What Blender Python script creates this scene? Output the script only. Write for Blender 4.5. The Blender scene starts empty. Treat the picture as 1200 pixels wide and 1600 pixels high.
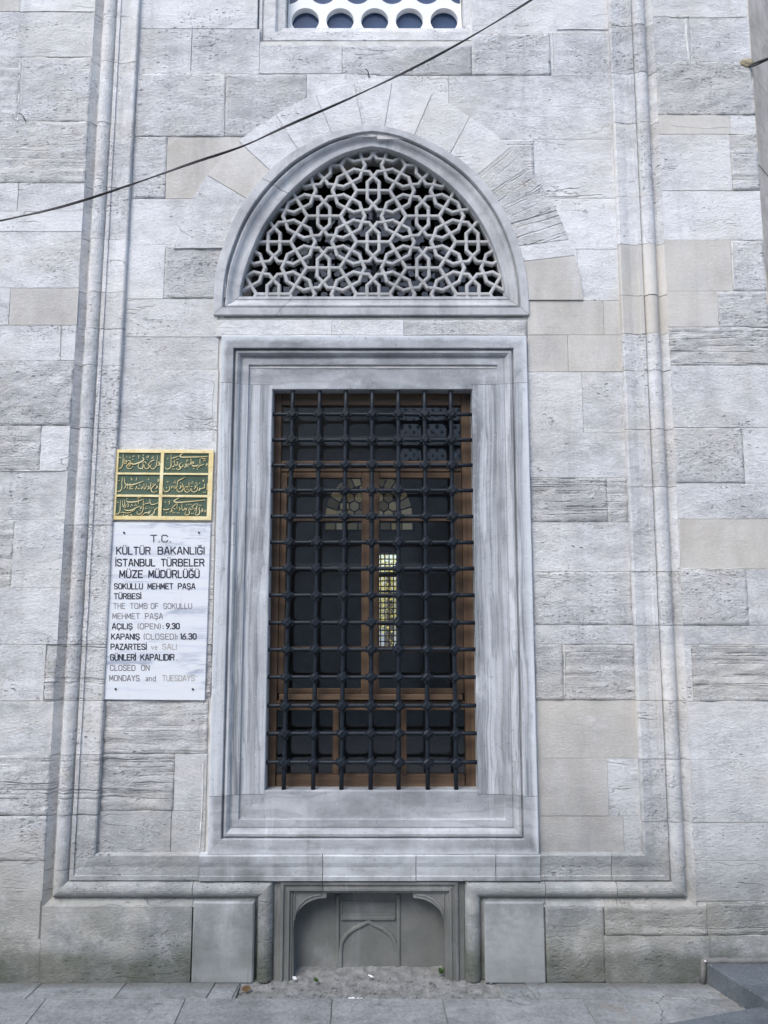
import bpy, bmesh, math, random
from mathutils import Vector, Matrix, noise
from mathutils.geometry import delaunay_2d_cdt
random.seed(7)
S = bpy.context.scene
COL = S.collection
R = math.radians

# ------------------------------------------------------------------ camera, sky, sun, exposure
CAM_Y, CAM_Z, FOC, PITCH = -3.34, 1.6, 1150.0, R(7.0)
cd = bpy.data.cameras.new('camera'); cam = bpy.data.objects.new('camera', cd); COL.objects.link(cam)
cam.location = (0, CAM_Y, CAM_Z); cam.rotation_euler = (R(90) + PITCH, 0, 0)
cd.sensor_fit = 'VERTICAL'; cd.sensor_height = 32; cd.lens = 32 * FOC / 1600
cd.clip_start = .05; cd.clip_end = 500
S.camera = cam
W = bpy.data.worlds.new('World'); S.world = W; W.use_nodes = True
nt = W.node_tree; nt.nodes.clear()
sky = nt.nodes.new('ShaderNodeTexSky'); sky.sky_type = 'NISHITA'; sky.sun_disc = False
sky.sun_elevation = R(48.5); sky.sun_rotation = R(211); sky.air_density = 1.0; sky.dust_density = 2.0; sky.ozone_density = 1.6
bg = nt.nodes.new('ShaderNodeBackground'); bg.inputs[1].default_value = .15
wo = nt.nodes.new('ShaderNodeOutputWorld')
nt.links.new(sky.outputs[0], bg.inputs[0]); nt.links.new(bg.outputs[0], wo.inputs[0])
sl = bpy.data.lights.new('sun', 'SUN'); sl.energy = 1.05; sl.angle = R(30); sl.color = (1, .985, .96)
sun = bpy.data.objects.new('sun', sl); COL.objects.link(sun)
sdir = Vector((-.46, -.76, 1.0)).normalized()
sun.rotation_euler = sdir.to_track_quat('Z', 'Y').to_euler(); sun.location = (-4, -6, 9)
S.view_settings.view_transform = 'Standard'; S.view_settings.look = 'None'
S.view_settings.gamma = 1; S.view_settings.use_curve_mapping = False
S.view_settings.exposure = 1.0
S.cycles.max_bounces = 8; S.cycles.transparent_max_bounces = 12
S.cycles.use_denoising = True

# ------------------------------------------------------------------ survey: sight lines to plan coordinates
_c, _s = math.cos(PITCH), math.sin(PITCH)
def P(px, py, Y=0.0):
    u = (px - 600) / FOC; v = (800 - py) / FOC
    t = (Y - CAM_Y) / (_c - v * _s)
    return Vector((u * t, Y, CAM_Z + (_s + v * _c) * t))
def X(px, py, Y=0.0): return P(px, py, Y).x
def Z(py, Y=0.0): return P(600, py, Y).z
def G(px, py, z=0.0):
    u = (px - 600) / FOC; v = (800 - py) / FOC
    t = (z - CAM_Z) / (_s + v * _c)
    return Vector((u * t, CAM_Y + (_c - v * _s) * t, z))

# ------------------------------------------------------------------ object helpers
def link(o, parent=None):
    COL.objects.link(o)
    if parent: o.parent = parent
    return o
def obj(name, bm, mat, parent=None, smooth=False, normals=True):
    if normals: bmesh.ops.recalc_face_normals(bm, faces=bm.faces[:])
    me = bpy.data.meshes.new(name); bm.to_mesh(me); bm.free()
    if smooth:
        for p in me.polygons: p.use_smooth = True
    if mat: me.materials.append(mat)
    return link(bpy.data.objects.new(name, me), parent)
def empty(name, parent=None, loc=(0, 0, 0)):
    o = bpy.data.objects.new(name, None); o.location = loc; o.empty_display_size = .1
    return link(o, parent)
def tag(o, label=None, cat=None, group=None, kind=None):
    if label: o['label'] = label
    if cat: o['category'] = cat
    if group: o['group'] = group
    if kind: o['kind'] = kind
    return o
def box(bm, x0, x1, y0, y1, z0, z1, M=None):
    vs = [bm.verts.new(Vector(p) if M is None else M @ Vector(p)) for p in
          ((x0, y0, z0), (x1, y0, z0), (x1, y1, z0), (x0, y1, z0), (x0, y0, z1), (x1, y0, z1), (x1, y1, z1), (x0, y1, z1))]
    for f in ((0, 3, 2, 1), (4, 5, 6, 7), (0, 1, 5, 4), (1, 2, 6, 5), (2, 3, 7, 6), (3, 0, 4, 7)):
        bm.faces.new([vs[i] for i in f])
    return vs
def bevel(bm, w, seg=1):
    bmesh.ops.bevel(bm, geom=bm.edges[:], offset=w, segments=seg, affect='EDGES', profile=.6)
def boxobj(name, dims, mat, parent=None, bv=.0, M=None):
    bm = bmesh.new(); box(bm, *dims, M=M)
    if bv: bevel(bm, bv)
    return obj(name, bm, mat, parent)
def tube(bm, pts, r, n=8, caps=True):
    pts = [Vector(p) for p in pts]; rings = []
    for i, p in enumerate(pts):
        d = (pts[min(i + 1, len(pts) - 1)] - pts[max(i - 1, 0)]).normalized()
        a = d.cross(Vector((0, 0, 1)));
        if a.length < .1: a = d.cross(Vector((0, 1, 0)))
        a.normalize(); b = d.cross(a)
        rr = r[i] if isinstance(r, (list, tuple)) else r
        rings.append([bm.verts.new(p + (a * math.cos(k * 2 * math.pi / n) + b * math.sin(k * 2 * math.pi / n)) * rr) for k in range(n)])
    for A, B in zip(rings, rings[1:]):
        for k in range(n): bm.faces.new((A[k], A[(k + 1) % n], B[(k + 1) % n], B[k]))
    if caps: bm.faces.new(rings[0][::-1]); bm.faces.new(rings[-1])
def catmull(pts, n=8):
    out = []; m = len(pts)
    for i in range(m - 1):
        p0, p1, p2, p3 = pts[max(i - 1, 0)], pts[i], pts[i + 1], pts[min(i + 2, m - 1)]
        for k in range(n):
            t = k / n
            out.append(.5 * ((2 * p1) + (p2 - p0) * t + (2 * p0 - 5 * p1 + 4 * p2 - p3) * t * t + (3 * p1 - p0 - 3 * p2 + p3) * t ** 3))
    out.append(pts[-1]); return out

# ------------------------------------------------------------------ materials
class N:
    def __init__(s, name):
        s.m = bpy.data.materials.new(name); s.m.use_nodes = True; s.t = s.m.node_tree; s.t.nodes.clear()
        s.out = s.t.nodes.new('ShaderNodeOutputMaterial')
        s.geo = s.t.nodes.new('ShaderNodeNewGeometry').outputs['Position']
    def n(s, typ, ins=None, **kw):
        nd = s.t.nodes.new(typ)
        for k, v in kw.items(): setattr(nd, k, v)
        for k, v in (ins or {}).items():
            i = nd.inputs[k]
            if isinstance(v, bpy.types.NodeSocket): s.t.links.new(v, i)
            else: i.default_value = v
        return nd
    def math(s, op, a, b=0.0, c=None, clamp=False):
        ins = {0: a, 1: b}
        if c is not None: ins[2] = c
        return s.n('ShaderNodeMath', ins, operation=op, use_clamp=clamp).outputs[0]
    def add(s, a, b): return s.math('ADD', a, b)
    def mul(s, a, b): return s.math('MULTIPLY', a, b)
    def attr(s, nm): return s.n('ShaderNodeAttribute', attribute_type='OBJECT', attribute_name=nm).outputs['Fac']
    def scale(s, v, xyz): return s.n('ShaderNodeVectorMath', {0: v, 1: xyz}, operation='MULTIPLY').outputs[0]
    def vadd(s, v, w): return s.n('ShaderNodeVectorMath', {0: v, 1: w}, operation='ADD').outputs[0]
    def noise(s, v, sc, det=5, rough=.55, dist=0.0):
        return s.n('ShaderNodeTexNoise', {'Vector': v, 'Scale': sc, 'Detail': det, 'Roughness': rough, 'Distortion': dist}).outputs['Fac']
    def ramp(s, f, a, b, lo=0.0, hi=1.0):
        return s.n('ShaderNodeMapRange', {0: f, 1: a, 2: b, 3: lo, 4: hi}, interpolation_type='SMOOTHSTEP').outputs[0]
    def mix(s, f, a, b, mode='MIX'):
        nd = s.t.nodes.new('ShaderNodeMix'); nd.data_type = 'RGBA'; nd.blend_type = mode; nd.clamp_factor = True
        for i, v in ((0, f), (6, a), (7, b)):
            if isinstance(v, bpy.types.NodeSocket): s.t.links.new(v, nd.inputs[i])
            else: nd.inputs[i].default_value = v if i == 0 else (*v, 1)
        return nd.outputs[2]
    def sep(s, v): return s.n('ShaderNodeSeparateXYZ', {0: v}).outputs
    def rnd(s):
        r = s.n('ShaderNodeObjectInfo').outputs['Random']
        a = s.mul(r, 37.0); b = s.math('FRACT', s.mul(r, 91.7)); c = s.math('FRACT', s.mul(r, 513.3))
        return s.n('ShaderNodeCombineXYZ', {0: a, 1: s.mul(b, 23.0), 2: s.mul(c, 31.0)}).outputs[0], r, b, c
    def finish(s, col, rough=.85, height=None, bdist=.01, bstr=1.0, metal=0.0, spec=.4, normal=None):
        b = s.n('ShaderNodeBsdfPrincipled', {'Base Color': col if isinstance(col, bpy.types.NodeSocket) else (*col, 1), 'Roughness': rough, 'Metallic': metal, 'Specular IOR Level': spec})
        if height is not None:
            bp = s.n('ShaderNodeBump', {'Height': height, 'Distance': bdist, 'Strength': bstr})
            s.t.links.new(bp.outputs[0], b.inputs['Normal'])
        s.t.links.new(b.outputs[0], s.out.inputs[0]); return s.m

def limestone():
    s = N('limestone'); off, r, rb, rc = s.rnd()
    p = s.vadd(s.geo, off)
    tone, warm, pit, band = s.attr('tone'), s.attr('warm'), s.attr('pit'), s.attr('band')
    z = s.sep(s.geo)[2]; x = s.sep(s.geo)[0]
    nw = s.math('SUBTRACT', 1.0, warm)
    pg = s.geo
    n1 = s.noise(s.scale(pg, (1, 1, 1.5)), 2.1, 4, .55)
    n2 = s.noise(s.scale(p, (.8, 1, 1.5)), 11, 9, .72)
    n3 = s.noise(s.scale(p, (.75, 1, 1.2)), 95, 5, .75)
    n4 = s.noise(s.scale(s.geo, (1, 1, .6)), 1.3, 4, .55)
    gr = s.ramp(s.noise(s.scale(pg, (1, 1, 1.6)), 3.4, 5, .62), .36, .64)
    f = s.add(s.add(s.mul(n1, .40), s.mul(n2, .68)), s.mul(s.math('SUBTRACT', n3, .10), s.add(.22, s.mul(gr, .55))))
    f = s.math('SUBTRACT', f, s.mul(gr, .16))
    f = s.add(f, s.mul(n4, .45))
    f = s.math('SUBTRACT', f, s.mul(tone, .17))
    f = s.math('SUBTRACT', f, s.mul(pit, .05))
    col = s.mix(s.ramp(f, .46, 1.06), (.335, .34, .345), (.785, .79, .795))
    wcol = s.mix(s.ramp(s.add(s.mul(s.noise(s.scale(p, (1, 1, .35)), 5, 5), .7), s.mul(n3, .3)), .3, .72), (.40, .375, .335), (.68, .655, .61))
    wcol = s.mix(s.mul(tone, .55), wcol, (.33, .31, .275))
    wst = s.ramp(s.noise(s.scale(s.geo, (2.5, 1, .8)), 3, 7, .68), .42, .66)
    wcol = s.mix(s.mul(wst, .45), wcol, (.60, .60, .59))
    col = s.mix(s.mul(warm, s.ramp(s.noise(s.geo, 5, 6, .65), .2, .42, .6, 1)), col, wcol)
    # ochre mortar patches where the face has gone
    pm = s.mul(s.ramp(s.noise(s.scale(p, (.7, 1, 2.0)), 3.6, 6, .62), .60, .66), s.math('MAXIMUM', s.mul(pit, .55), band))
    col = s.mix(s.mul(pm, .35), col, (.55, .51, .44))
    # pale scale and smeared mortar, denser at the edges of the blocks
    g = s.sep(s.n('ShaderNodeTexCoord').outputs['Generated'])
    ex = s.math('MINIMUM', g[0], s.math('SUBTRACT', 1.0, g[0])); ez = s.math('MINIMUM', g[2], s.math('SUBTRACT', 1.0, g[2]))
    ed = s.add(s.math('MINIMUM', s.mul(ex, 1.6), ez), s.mul(s.math('SUBTRACT', s.noise(s.geo, 9, 6, .7), .5), .28))
    em = s.mul(s.ramp(ed, .0, .09, 1, 0), s.mul(s.ramp(rb, .25, .6), nw))
    em = s.mul(em, s.ramp(s.noise(s.geo, 2.3, 3), .42, .6))
    col = s.mix(s.mul(em, .6), col, (.70, .69, .66))
    col = s.mix(s.mul(s.ramp(s.noise(p, 6, 8, .75), .58, .76), .5), col, (.76, .76, .76))
    # pores and pits in three sizes
    dens = s.add(s.noise(s.scale(pg, (.7, 1, 1.5)), 4, 4, .65), s.mul(pit, .16))
    wob = s.n('ShaderNodeTexNoise', {'Vector': p, 'Scale': 55, 'Detail': 4}).outputs['Color']
    pw = s.vadd(p, s.scale(wob, (.022, .02, .014)))
    def pits(sc, th, sparse, sx=.6):
        v = s.n('ShaderNodeTexVoronoi', {'Vector': s.scale(pw, (sx, 1, 1.15)), 'Scale': sc}, feature='F1')
        pick = s.ramp(s.sep(v.outputs['Color'])[0], sparse, sparse + .2)
        lim = s.mul(s.ramp(dens, .42, .75), th)
        d = s.math('DIVIDE', v.outputs['Distance'], s.math('MAXIMUM', s.mul(lim, pick), .001))
        return s.ramp(d, .45, 1.0, 1, 0)
    pa = pits(46, .40, .62); pb = pits(105, .50, .45); pc = pits(19, .22, .86, .5)
    pall = s.math('MAXIMUM', s.math('MAXIMUM', pa, s.mul(pb, .7)), pc)
    pall = s.mul(pall, s.math('SUBTRACT', 1.0, s.mul(warm, .95)))
    col = s.mix(s.mul(pall, .52), col, (.17, .165, .16))
    spk = s.noise(s.scale(p, (.7, 1, 1)), 150, 3, .6)
    col = s.mix(s.mul(s.mul(s.ramp(spk, .60, .72), nw), s.add(s.mul(gr, .45), s.mul(pit, .25))), col, (.17, .17, .17))
    # washed out beds: broken ledges rather than lines
    wq = s.vadd(s.n('ShaderNodeVectorRotate', {'Vector': pg, 'Center': C0, 'Axis': (0, 1, 0), 'Angle': s.attr('rot')}, rotation_type='AXIS_ANGLE').outputs[0], s.scale(s.n('ShaderNodeTexNoise', {'Vector': pg, 'Scale': 5, 'Detail': 6}).outputs['Color'], (.05, .05, .022)))
    bn = s.noise(s.scale(wq, (.10, 1, 5.2)), 3.2, 4, .55)
    ridge = s.math('ABSOLUTE', s.math('SUBTRACT', bn, .5))
    brk = s.ramp(s.noise(s.scale(p, (1, 1, 1.6)), 7, 6, .7), .40, .58)
    bm_ = s.mul(s.ramp(ridge, .0, .020, 1, 0), s.mul(band, brk))
    col = s.mix(s.mul(bm_, .45), col, (.19, .18, .17))
    col = s.mix(s.mul(s.mul(s.ramp(n2, .45, .62, 1, 0), band), .16), col, (.33, .32, .30))
    cr = s.noise(s.scale(wq, (.5, 1, 2.6)), 2.2, 4, .55)
    cm = s.mul(s.ramp(s.math('ABSOLUTE', s.math('SUBTRACT', cr, .5)), 0, .006, 1, 0), s.mul(s.ramp(s.noise(p, 2.9, 2), .55, .62), nw))
    cm = s.mul(cm, brk)
    col = s.mix(s.mul(cm, .45), col, (.20, .19, .18))
    # run-off streaks, damp and algae near the street
    st = s.noise(s.scale(s.geo, (6, 1, .5)), 1.6, 6, .62)
    col = s.mix(s.mul(s.ramp(st, .52, .74), .30), col, (.29, .29, .30))
    gz = s.add(z, s.mul(s.math('SUBTRACT', s.noise(s.scale(s.geo, (1, 1, 1.2)), 2.4, 6, .65), .5), .7))
    moss = s.mul(s.ramp(gz, .22, .62, 1, 0), s.ramp(s.noise(s.geo, 7, 8, .75), .30, .55))
    col = s.mix(s.mul(moss, .66), col, (.125, .145, .115))
    col = s.mix(s.ramp(gz, .15, 1.2, .50, 0), col, (.22, .23, .235))
    h = s.add(s.mul(n2, s.add(.55, s.mul(pit, 1.0))), s.mul(n3, s.add(s.add(.30, s.mul(gr, .4)), s.mul(pit, .35))))
    h = s.math('SUBTRACT', h, s.mul(pall, .55))
    h = s.math('SUBTRACT', h, s.mul(s.mul(s.ramp(ridge, 0, .05, 1, 0), brk), s.mul(band, .75)))
    h = s.math('SUBTRACT', h, s.mul(cm, .5))
    h = s.mul(h, s.math('SUBTRACT', 1.0, s.mul(warm, .6)))
    # soft warm cream patches over the stone
    col = s.mix(s.mul(s.ramp(s.noise(s.scale(s.geo, (1, 1, 1.3)), 1.7, 5, .6), .45, .62), .30), col, (.66, .62, .54))
    gm = s.mul(s.ramp(z, .06, .42, 1, 0), s.ramp(s.noise(s.geo, 4.5, 7, .7), .46, .60))
    col = s.mix(s.mul(gm, .50), col, (.12, .135, .105))
    wet = s.ramp(s.add(z, s.mul(s.math('SUBTRACT', s.noise(s.scale(s.geo, (1, 1, 0)), 2.2, 4), .5), .17)), .085, .15, .60, 0)
    col = s.mix(s.mul(wet, s.ramp(s.noise(s.geo, 16, 6, .7), .25, .5, .6, 1)), col, (.075, .085, .064))
    return s.finish(col, .9, h, .0105, .95, spec=.2)

def marble(name, axis, dark=(.235, .24, .255), light=(.60, .61, .63), lo=.34, hi=.68, streak=1.0, edge=False):
    s = N(name); off, r, rb, rc = s.rnd()
    p = s.vadd(s.geo, off)
    sc = {'z': (17, 4, .32), 'x': (.6, 4, 5), 'n': (2, 2, 2)}[axis]
    wob = s.n('ShaderNodeTexNoise', {'Vector': s.geo, 'Scale': 1.3, 'Detail': 3}).outputs['Color']
    q = s.vadd(s.scale(p, sc), s.scale(wob, (1.1, 1.1, 1.1)))
    a = s.noise(q, 1.1, 3, .55, .2)
    b = s.noise(s.scale(q, (2.5, 1, 1)), 3.0, 7, .7)
    c = s.noise(s.geo, 2.0, 6, .62)
    f = s.add(s.add(s.mul(a, .55 * streak), s.mul(b, .30 * streak)), s.mul(c, 1.05 - .85 * streak))
    col = s.mix(s.ramp(f, lo, hi), dark, light)
    # narrow dark veins along the bed
    v = s.math('ABSOLUTE', s.math('SUBTRACT', s.noise(q, .9, 4, .6), .5))
    col = s.mix(s.mul(s.ramp(v, 0, .030, 1, 0), .45 * streak), col, tuple(x * .72 for x in dark))
    # weather bleaching, clouded patches and lime runs
    cl = s.noise(s.scale(s.geo, (1, 1, .7)), 3.1, 8, .68)
    col = s.mix(s.mul(s.ramp(cl, .54, .72), .65), col, (.70, .725, .76))
    col = s.mix(s.mul(s.ramp(cl, .30, .44, 1, 0), .40), col, (.20, .205, .215))
    run = s.noise(s.vadd(s.scale(s.geo, (8, 1, .5)), s.scale(wob, (.9, 0, .9))), 1.3, 7, .68)
    col = s.mix(s.mul(s.ramp(run, .55, .70), .35), col, (.20, .20, .205))
    col = s.mix(s.mul(s.ramp(run, .32, .44, 1, 0), .28), col, (.68, .70, .73))
    x, y, z = s.sep(s.geo)
    if edge:
        d = s.math('MINIMUM', s.math('MINIMUM', s.math('SUBTRACT', x, SX0), s.math('SUBTRACT', SX1, x)), s.math('MINIMUM', s.math('SUBTRACT', z, SZ0), s.math('SUBTRACT', SZ1, z)))
        d = s.add(d, s.mul(s.math('SUBTRACT', s.noise(s.geo, 14, 6, .65), .5), .045))
        col = s.mix(s.mul(s.ramp(d, .006, .034, 1, 0), .75), col, (.62, .65, .68))
    spk = s.noise(p, 85, 3, .6)
    col = s.mix(s.mul(s.ramp(spk, .66, .74), .45), col, (.78, .79, .80))
    col = s.mix(s.mul(s.ramp(s.noise(p, 60, 4, .65), .30, .40, 1, 0), .4), col, (.13, .13, .13))
    gz = s.add(z, s.mul(s.math('SUBTRACT', s.noise(s.geo, 4, 6, .65), .5), .5))
    col = s.mix(s.ramp(gz, .08, .72, .70, 0), col, (.15, .158, .15))
    h = s.add(s.mul(s.noise(p, 55, 6, .7), .35), s.mul(s.noise(s.geo, 9, 6, .6), .7))
    return s.finish(col, .66, h, .005, .9, spec=.3)

SX0, SX1, SZ0, SZ1 = X(341, 700), X(827.5, 700), Z(1336), Z(524)
C0 = P(583, 440)
M_LIME = limestone()
M_JAMB = marble('marble_vertical_veins', 'z', dark=(.160, .175, .19), light=(.55, .575, .60), lo=.36, hi=.64, edge=True)
M_LINT = marble('marble_horizontal_bed', 'x', dark=(.185, .197, .208), light=(.51, .53, .55), lo=.36, hi=.68, streak=.55, edge=True)
M_ARCH = marble('marble_window_frame', 'n', dark=(.25, .255, .265), light=(.58, .59, .60), streak=.5)
M_LATT = marble('marble_lattice', 'n', dark=(.26, .262, .262), light=(.50, .50, .495), streak=.5)
M_SILL = marble('marble_sill_course', 'x', dark=(.20, .215, .228), light=(.62, .65, .67), lo=.38, hi=.60, streak=.35)
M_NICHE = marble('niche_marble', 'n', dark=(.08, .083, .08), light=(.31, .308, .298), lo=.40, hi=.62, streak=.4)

def simple(name, col, col2, sc=12, rough=.8, bump=.3, bd=.004, metal=0, spec=.4, stretch=(1, 1, 1), det=6):
    s = N(name); q = s.scale(s.geo, stretch)
    a = s.noise(q, sc, det, .6); b = s.noise(q, sc * 7, 5, .65)
    c = s.mix(s.ramp(s.add(s.mul(a, .7), s.mul(b, .3)), .33, .67), col, col2)
    return s.finish(c, rough, s.add(s.mul(a, .5), s.mul(b, .5)), bd, bump, metal, spec)
M_MORT = simple('lime_mortar', (.48, .47, .45), (.66, .645, .61), 20)
M_MORTD = simple('dark_core_masonry', (.12, .12, .12), (.2, .2, .19), 10)
M_PLAST = simple('white_plaster', (.74, .75, .74), (.84, .84, .83), 6, bump=.2)
M_IRON = simple('black_painted_iron', (.006, .010, .016), (.014, .020, .028), 30, rough=.5, bump=.35, bd=.002, spec=.32)
M_DIRT = simple('dirt', (.13, .132, .128), (.26, .262, .255), 22, bump=.6, bd=.006)
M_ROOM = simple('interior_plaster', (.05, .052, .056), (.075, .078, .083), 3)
M_BRICKW = simple('street_facade_render', (.24, .24, .24), (.36, .355, .35), 1.2)
M_PAPER = simple('paper', (.75, .75, .74), (.85, .85, .84), 20)
M_LEAFG = simple('weed_leaf', (.05, .10, .03), (.09, .15, .05), 40)
M_LEAFB = simple('dry_leaf', (.12, .075, .035), (.20, .12, .055), 40)
M_TWIG = simple('dry_twigs', (.10, .07, .045), (.22, .16, .11), 40)
M_CABLE = simple('black_cable_sheath', (.035, .033, .035), (.07, .065, .07), 30, rough=.55)
M_STEEL = simple('rusty_nail', (.02, .02, .02), (.06, .05, .045), 50)
M_FOL = simple('sunlit_leaves', (.70, .58, .09), (.97, .84, .22), 2)
M_TRUNK = simple('tree_bark', (.06, .05, .04), (.12, .10, .08), 10)
M_INK = simple('black_letter_paint', (.012, .016, .03), (.03, .035, .05), 60)
M_INK2 = simple('worn_letter_paint', (.10, .09, .10), (.20, .18, .18), 90)
M_INK3 = simple('faded_letter_paint', (.30, .28, .26), (.46, .43, .40), 90)

def wood():
    s = N('varnished_wood'); off, r, rb, rc = s.rnd(); al = s.attr('along')
    p = s.vadd(s.geo, off)
    v = s.scale(p, (16, 16, .9)); h = s.scale(p, (.9, 16, 16))
    nd = s.t.nodes.new('ShaderNodeMix'); nd.data_type = 'VECTOR'
    s.t.links.new(al, nd.inputs[0]); s.t.links.new(v, nd.inputs[4]); s.t.links.new(h, nd.inputs[5])
    q = nd.outputs[1]
    a = s.noise(q, 1.5, 6, .6, .5); b = s.noise(q, 6, 4, .6)
    col = s.mix(s.ramp(s.add(s.mul(a, .65), s.mul(b, .35)), .35, .65), (.075, .048, .031), (.155, .098, .060))
    col = s.mix(s.mul(r, .35), col, (.09, .065, .045))
    return s.finish(col, .5, s.add(a, b), .002, .4, spec=.35)
M_WOOD = wood()

def brass():
    s = N('brass_yellow_relief')
    a = s.noise(s.geo, 14, 7, .7); b = s.noise(s.geo, 90, 4, .6)
    col = s.mix(s.ramp(a, .35, .7), (.80, .64, .30), (.92, .82, .52))
    col = s.mix(s.mul(s.ramp(s.noise(s.geo, 23, 6, .75), .55, .68), .75), col, (.30, .22, .14))
    x = s.sep(s.geo)[0]
    col = s.mix(s.mul(s.ramp(s.add(x, s.mul(a, .05)), -.775, -.745), .55), col, (.42, .33, .24))
    return s.finish(col, .42, s.add(a, b), .002, .5, metal=.2, spec=.5)
M_BRASS = brass()
M_GREEN = simple('green_painted_ground', (.045, .085, .055), (.08, .125, .09), 16, rough=.55, bump=.3)

def plaque_marble():
    s = N('white_veined_marble')
    p = s.geo
    wob = s.n('ShaderNodeTexNoise', {'Vector': p, 'Scale': 4, 'Detail': 3}).outputs['Color']
    m = s.n('ShaderNodeMapping', {'Vector': p, 'Rotation': (0, R(-16), 0), 'Scale': (2.2, 1, 17)}).outputs[0]
    q = s.vadd(m, s.scale(wob, (.8, .8, .8)))
    a = s.noise(q, 1.1, 6, .6)
    b = s.noise(s.scale(q, (1, 1, 2.2)), 1.6, 5, .6)
    v = s.mul(s.ramp(a, .52, .66), s.ramp(s.noise(p, 4.5, 2), .38, .55))
    col = s.mix(v, (.72, .745, .775), (.36, .40, .48))
    col = s.mix(s.mul(s.ramp(b, .52, .66), .5), col, (.56, .60, .70))
    col = s.mix(s.mul(s.ramp(s.noise(s.scale(p, (20, 1, .8)), 2, 4), .6, .8), .25), col, (.5, .47, .42))
    return s.finish(col, .45, s.noise(p, 60, 4), .001, .5, spec=.4)
M_PLAQ = plaque_marble()

def glass(name, tint=(1, 1, 1), boost=1.9):
    s = N(name)
    fr = s.n('ShaderNodeFresnel', {'IOR': 1.5}).outputs[0]
    f = s.mul(fr, boost)
    bn = s.n('ShaderNodeBump', {'Height': s.noise(s.geo, 3.5, 2), 'Distance': .0008, 'Strength': .5}).outputs[0]
    t = s.n('ShaderNodeBsdfTransparent', {'Color': (*tint, 1)}).outputs[0]
    g = s.n('ShaderNodeBsdfGlossy', {'Color': (1, 1, 1, 1), 'Roughness': .02, 'Normal': bn}).outputs[0]
    mx = s.n('ShaderNodeMixShader', {0: f, 1: t, 2: g}).outputs[0]
    s.t.links.new(mx, s.out.inputs[0]); return s.m
M_GLASS = glass('window_glass', (.93, .94, .94), 1.7)
M_GLASSB = glass('roundel_glass', (.8, .88, 1), .45)

def paving(name='worn_paving_slab', lo=(.135, .143, .148), hi=(.37, .385, .39), k=1.0):
    s = N(name); off, r, rb, rc = s.rnd(); p = s.vadd(s.geo, off); x, y, z = s.sep(s.geo)
    a = s.noise(p, 6, 9, .72); b = s.noise(p, 60, 6, .75); w = s.noise(s.geo, 2.6, 6, .65); st = s.noise(s.scale(p, (1, 5, 1)), 4, 7, .7)
    f = s.add(s.add(s.mul(a, .45), s.mul(b, .40)), s.add(s.mul(w, .25), s.mul(st, .25)))
    f = s.add(f, s.mul(s.math('SUBTRACT', rb, .5), .07))
    col = s.mix(s.ramp(f, .48, .92), lo, hi)
    rust = s.mul(s.mul(s.ramp(s.noise(s.geo, 6, 7, .7), .48, .72), .7), s.attr('rust'))
    col = s.mix(rust, col, (.24, .205, .155))
    col = s.mix(s.mul(s.ramp(s.noise(s.geo, 9, 8, .75), .54, .70), .55 * k), col, (.085, .087, .083))
    col = s.mix(s.mul(s.ramp(s.noise(p, 110, 3, .6), .62, .72), .5), col, (.42, .43, .42))
    cr = s.math('ABSOLUTE', s.math('SUBTRACT', s.noise(s.geo, 3.2, 5, .6, .5), .5))
    cm = s.mul(s.mul(s.ramp(cr, 0, .004, 1, 0), s.ramp(w, .54, .62)), k)
    col = s.mix(s.mul(cm, .7), col, (.05, .05, .045))
    near = s.ramp(s.add(y, s.mul(s.math('SUBTRACT', a, .5), .12)), -.07, -.005, 0, .65 * k)      # dirt swept against the wall
    col = s.mix(near, col, (.115, .115, .105))
    h = s.math('SUBTRACT', s.add(s.mul(a, .8), s.mul(b, .5)), s.mul(cm, .6))
    return s.finish(col, .88, h, .014 * k, .9, spec=.25)
M_PAVE = paving()
M_DARKSLAB = paving('smooth_dark_slab', (.07, .082, .092), (.165, .185, .20), .3)

def lit_glass():
    s = N('lit_frosted_glass'); off, r, rb, rc = s.rnd()
    col = s.mix(rb, (.55, .47, .28), (.62, .60, .48))
    e = s.n('ShaderNodeEmission', {'Color': col, 'Strength': s.add(.03, s.mul(rc, .09))}).outputs[0]  # glow stands in for daylight coming through the panes
    s.t.links.new(e, s.out.inputs[0]); return s.m
M_LIT = lit_glass()

# ------------------------------------------------------------------ stones
Y_IN = .028          # the sunk panel of the facade lies this far behind its border
STY = {              # tone, warm, pit, band, displacement
    's': (.25, 0, .15, 0, 0), 'l': (.0, 0, .1, 0, 0), 'g': (.55, 0, .25, 0, 0), 'd': (.85, .05, .6, 0, .004),
    'w': (.2, .9, 0, 0, 0), 'v': (.5, .8, .1, 0, 0), 'r': (.35, .05, 1, .15, .009), 'b': (.35, .1, .7, 1, .014), 'p': (.2, 0, .75, .1, .004),
    'e': (.1, .15, .8, .5, .010)}
def style(o, st):
    t, w, p, b, d = STY[st]
    o['tone'] = t + random.uniform(-.12, .12); o['warm'] = w; o['pit'] = p + random.uniform(0, .12); o['band'] = b
def disp(x, z, st, seed):
    a = STY[st][4]
    if a <= 0: return .0012 * noise.noise((x * 3, z * 3, seed))
    if st in 'be':
        b = noise.fractal((x * .7, z * 21 + .8 * noise.noise((x * 3, z * 3, 1)), 2.0), 1.0, 2.0, 4)
        g = noise.fractal((x * 11, z * 17, 5.0), 1.0, 2.0, 4)
        k = max(0, .35 - abs(b)) / .35
        v = a * .8 * (k * k + .4 * g) - .0025
    else: v = a * max(-.3, noise.fractal((x * 11, z * 16, 5.0), .9, 2.0, 5)) * .9 - .001
    return max(-.004, min(.0042, v))
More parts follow.
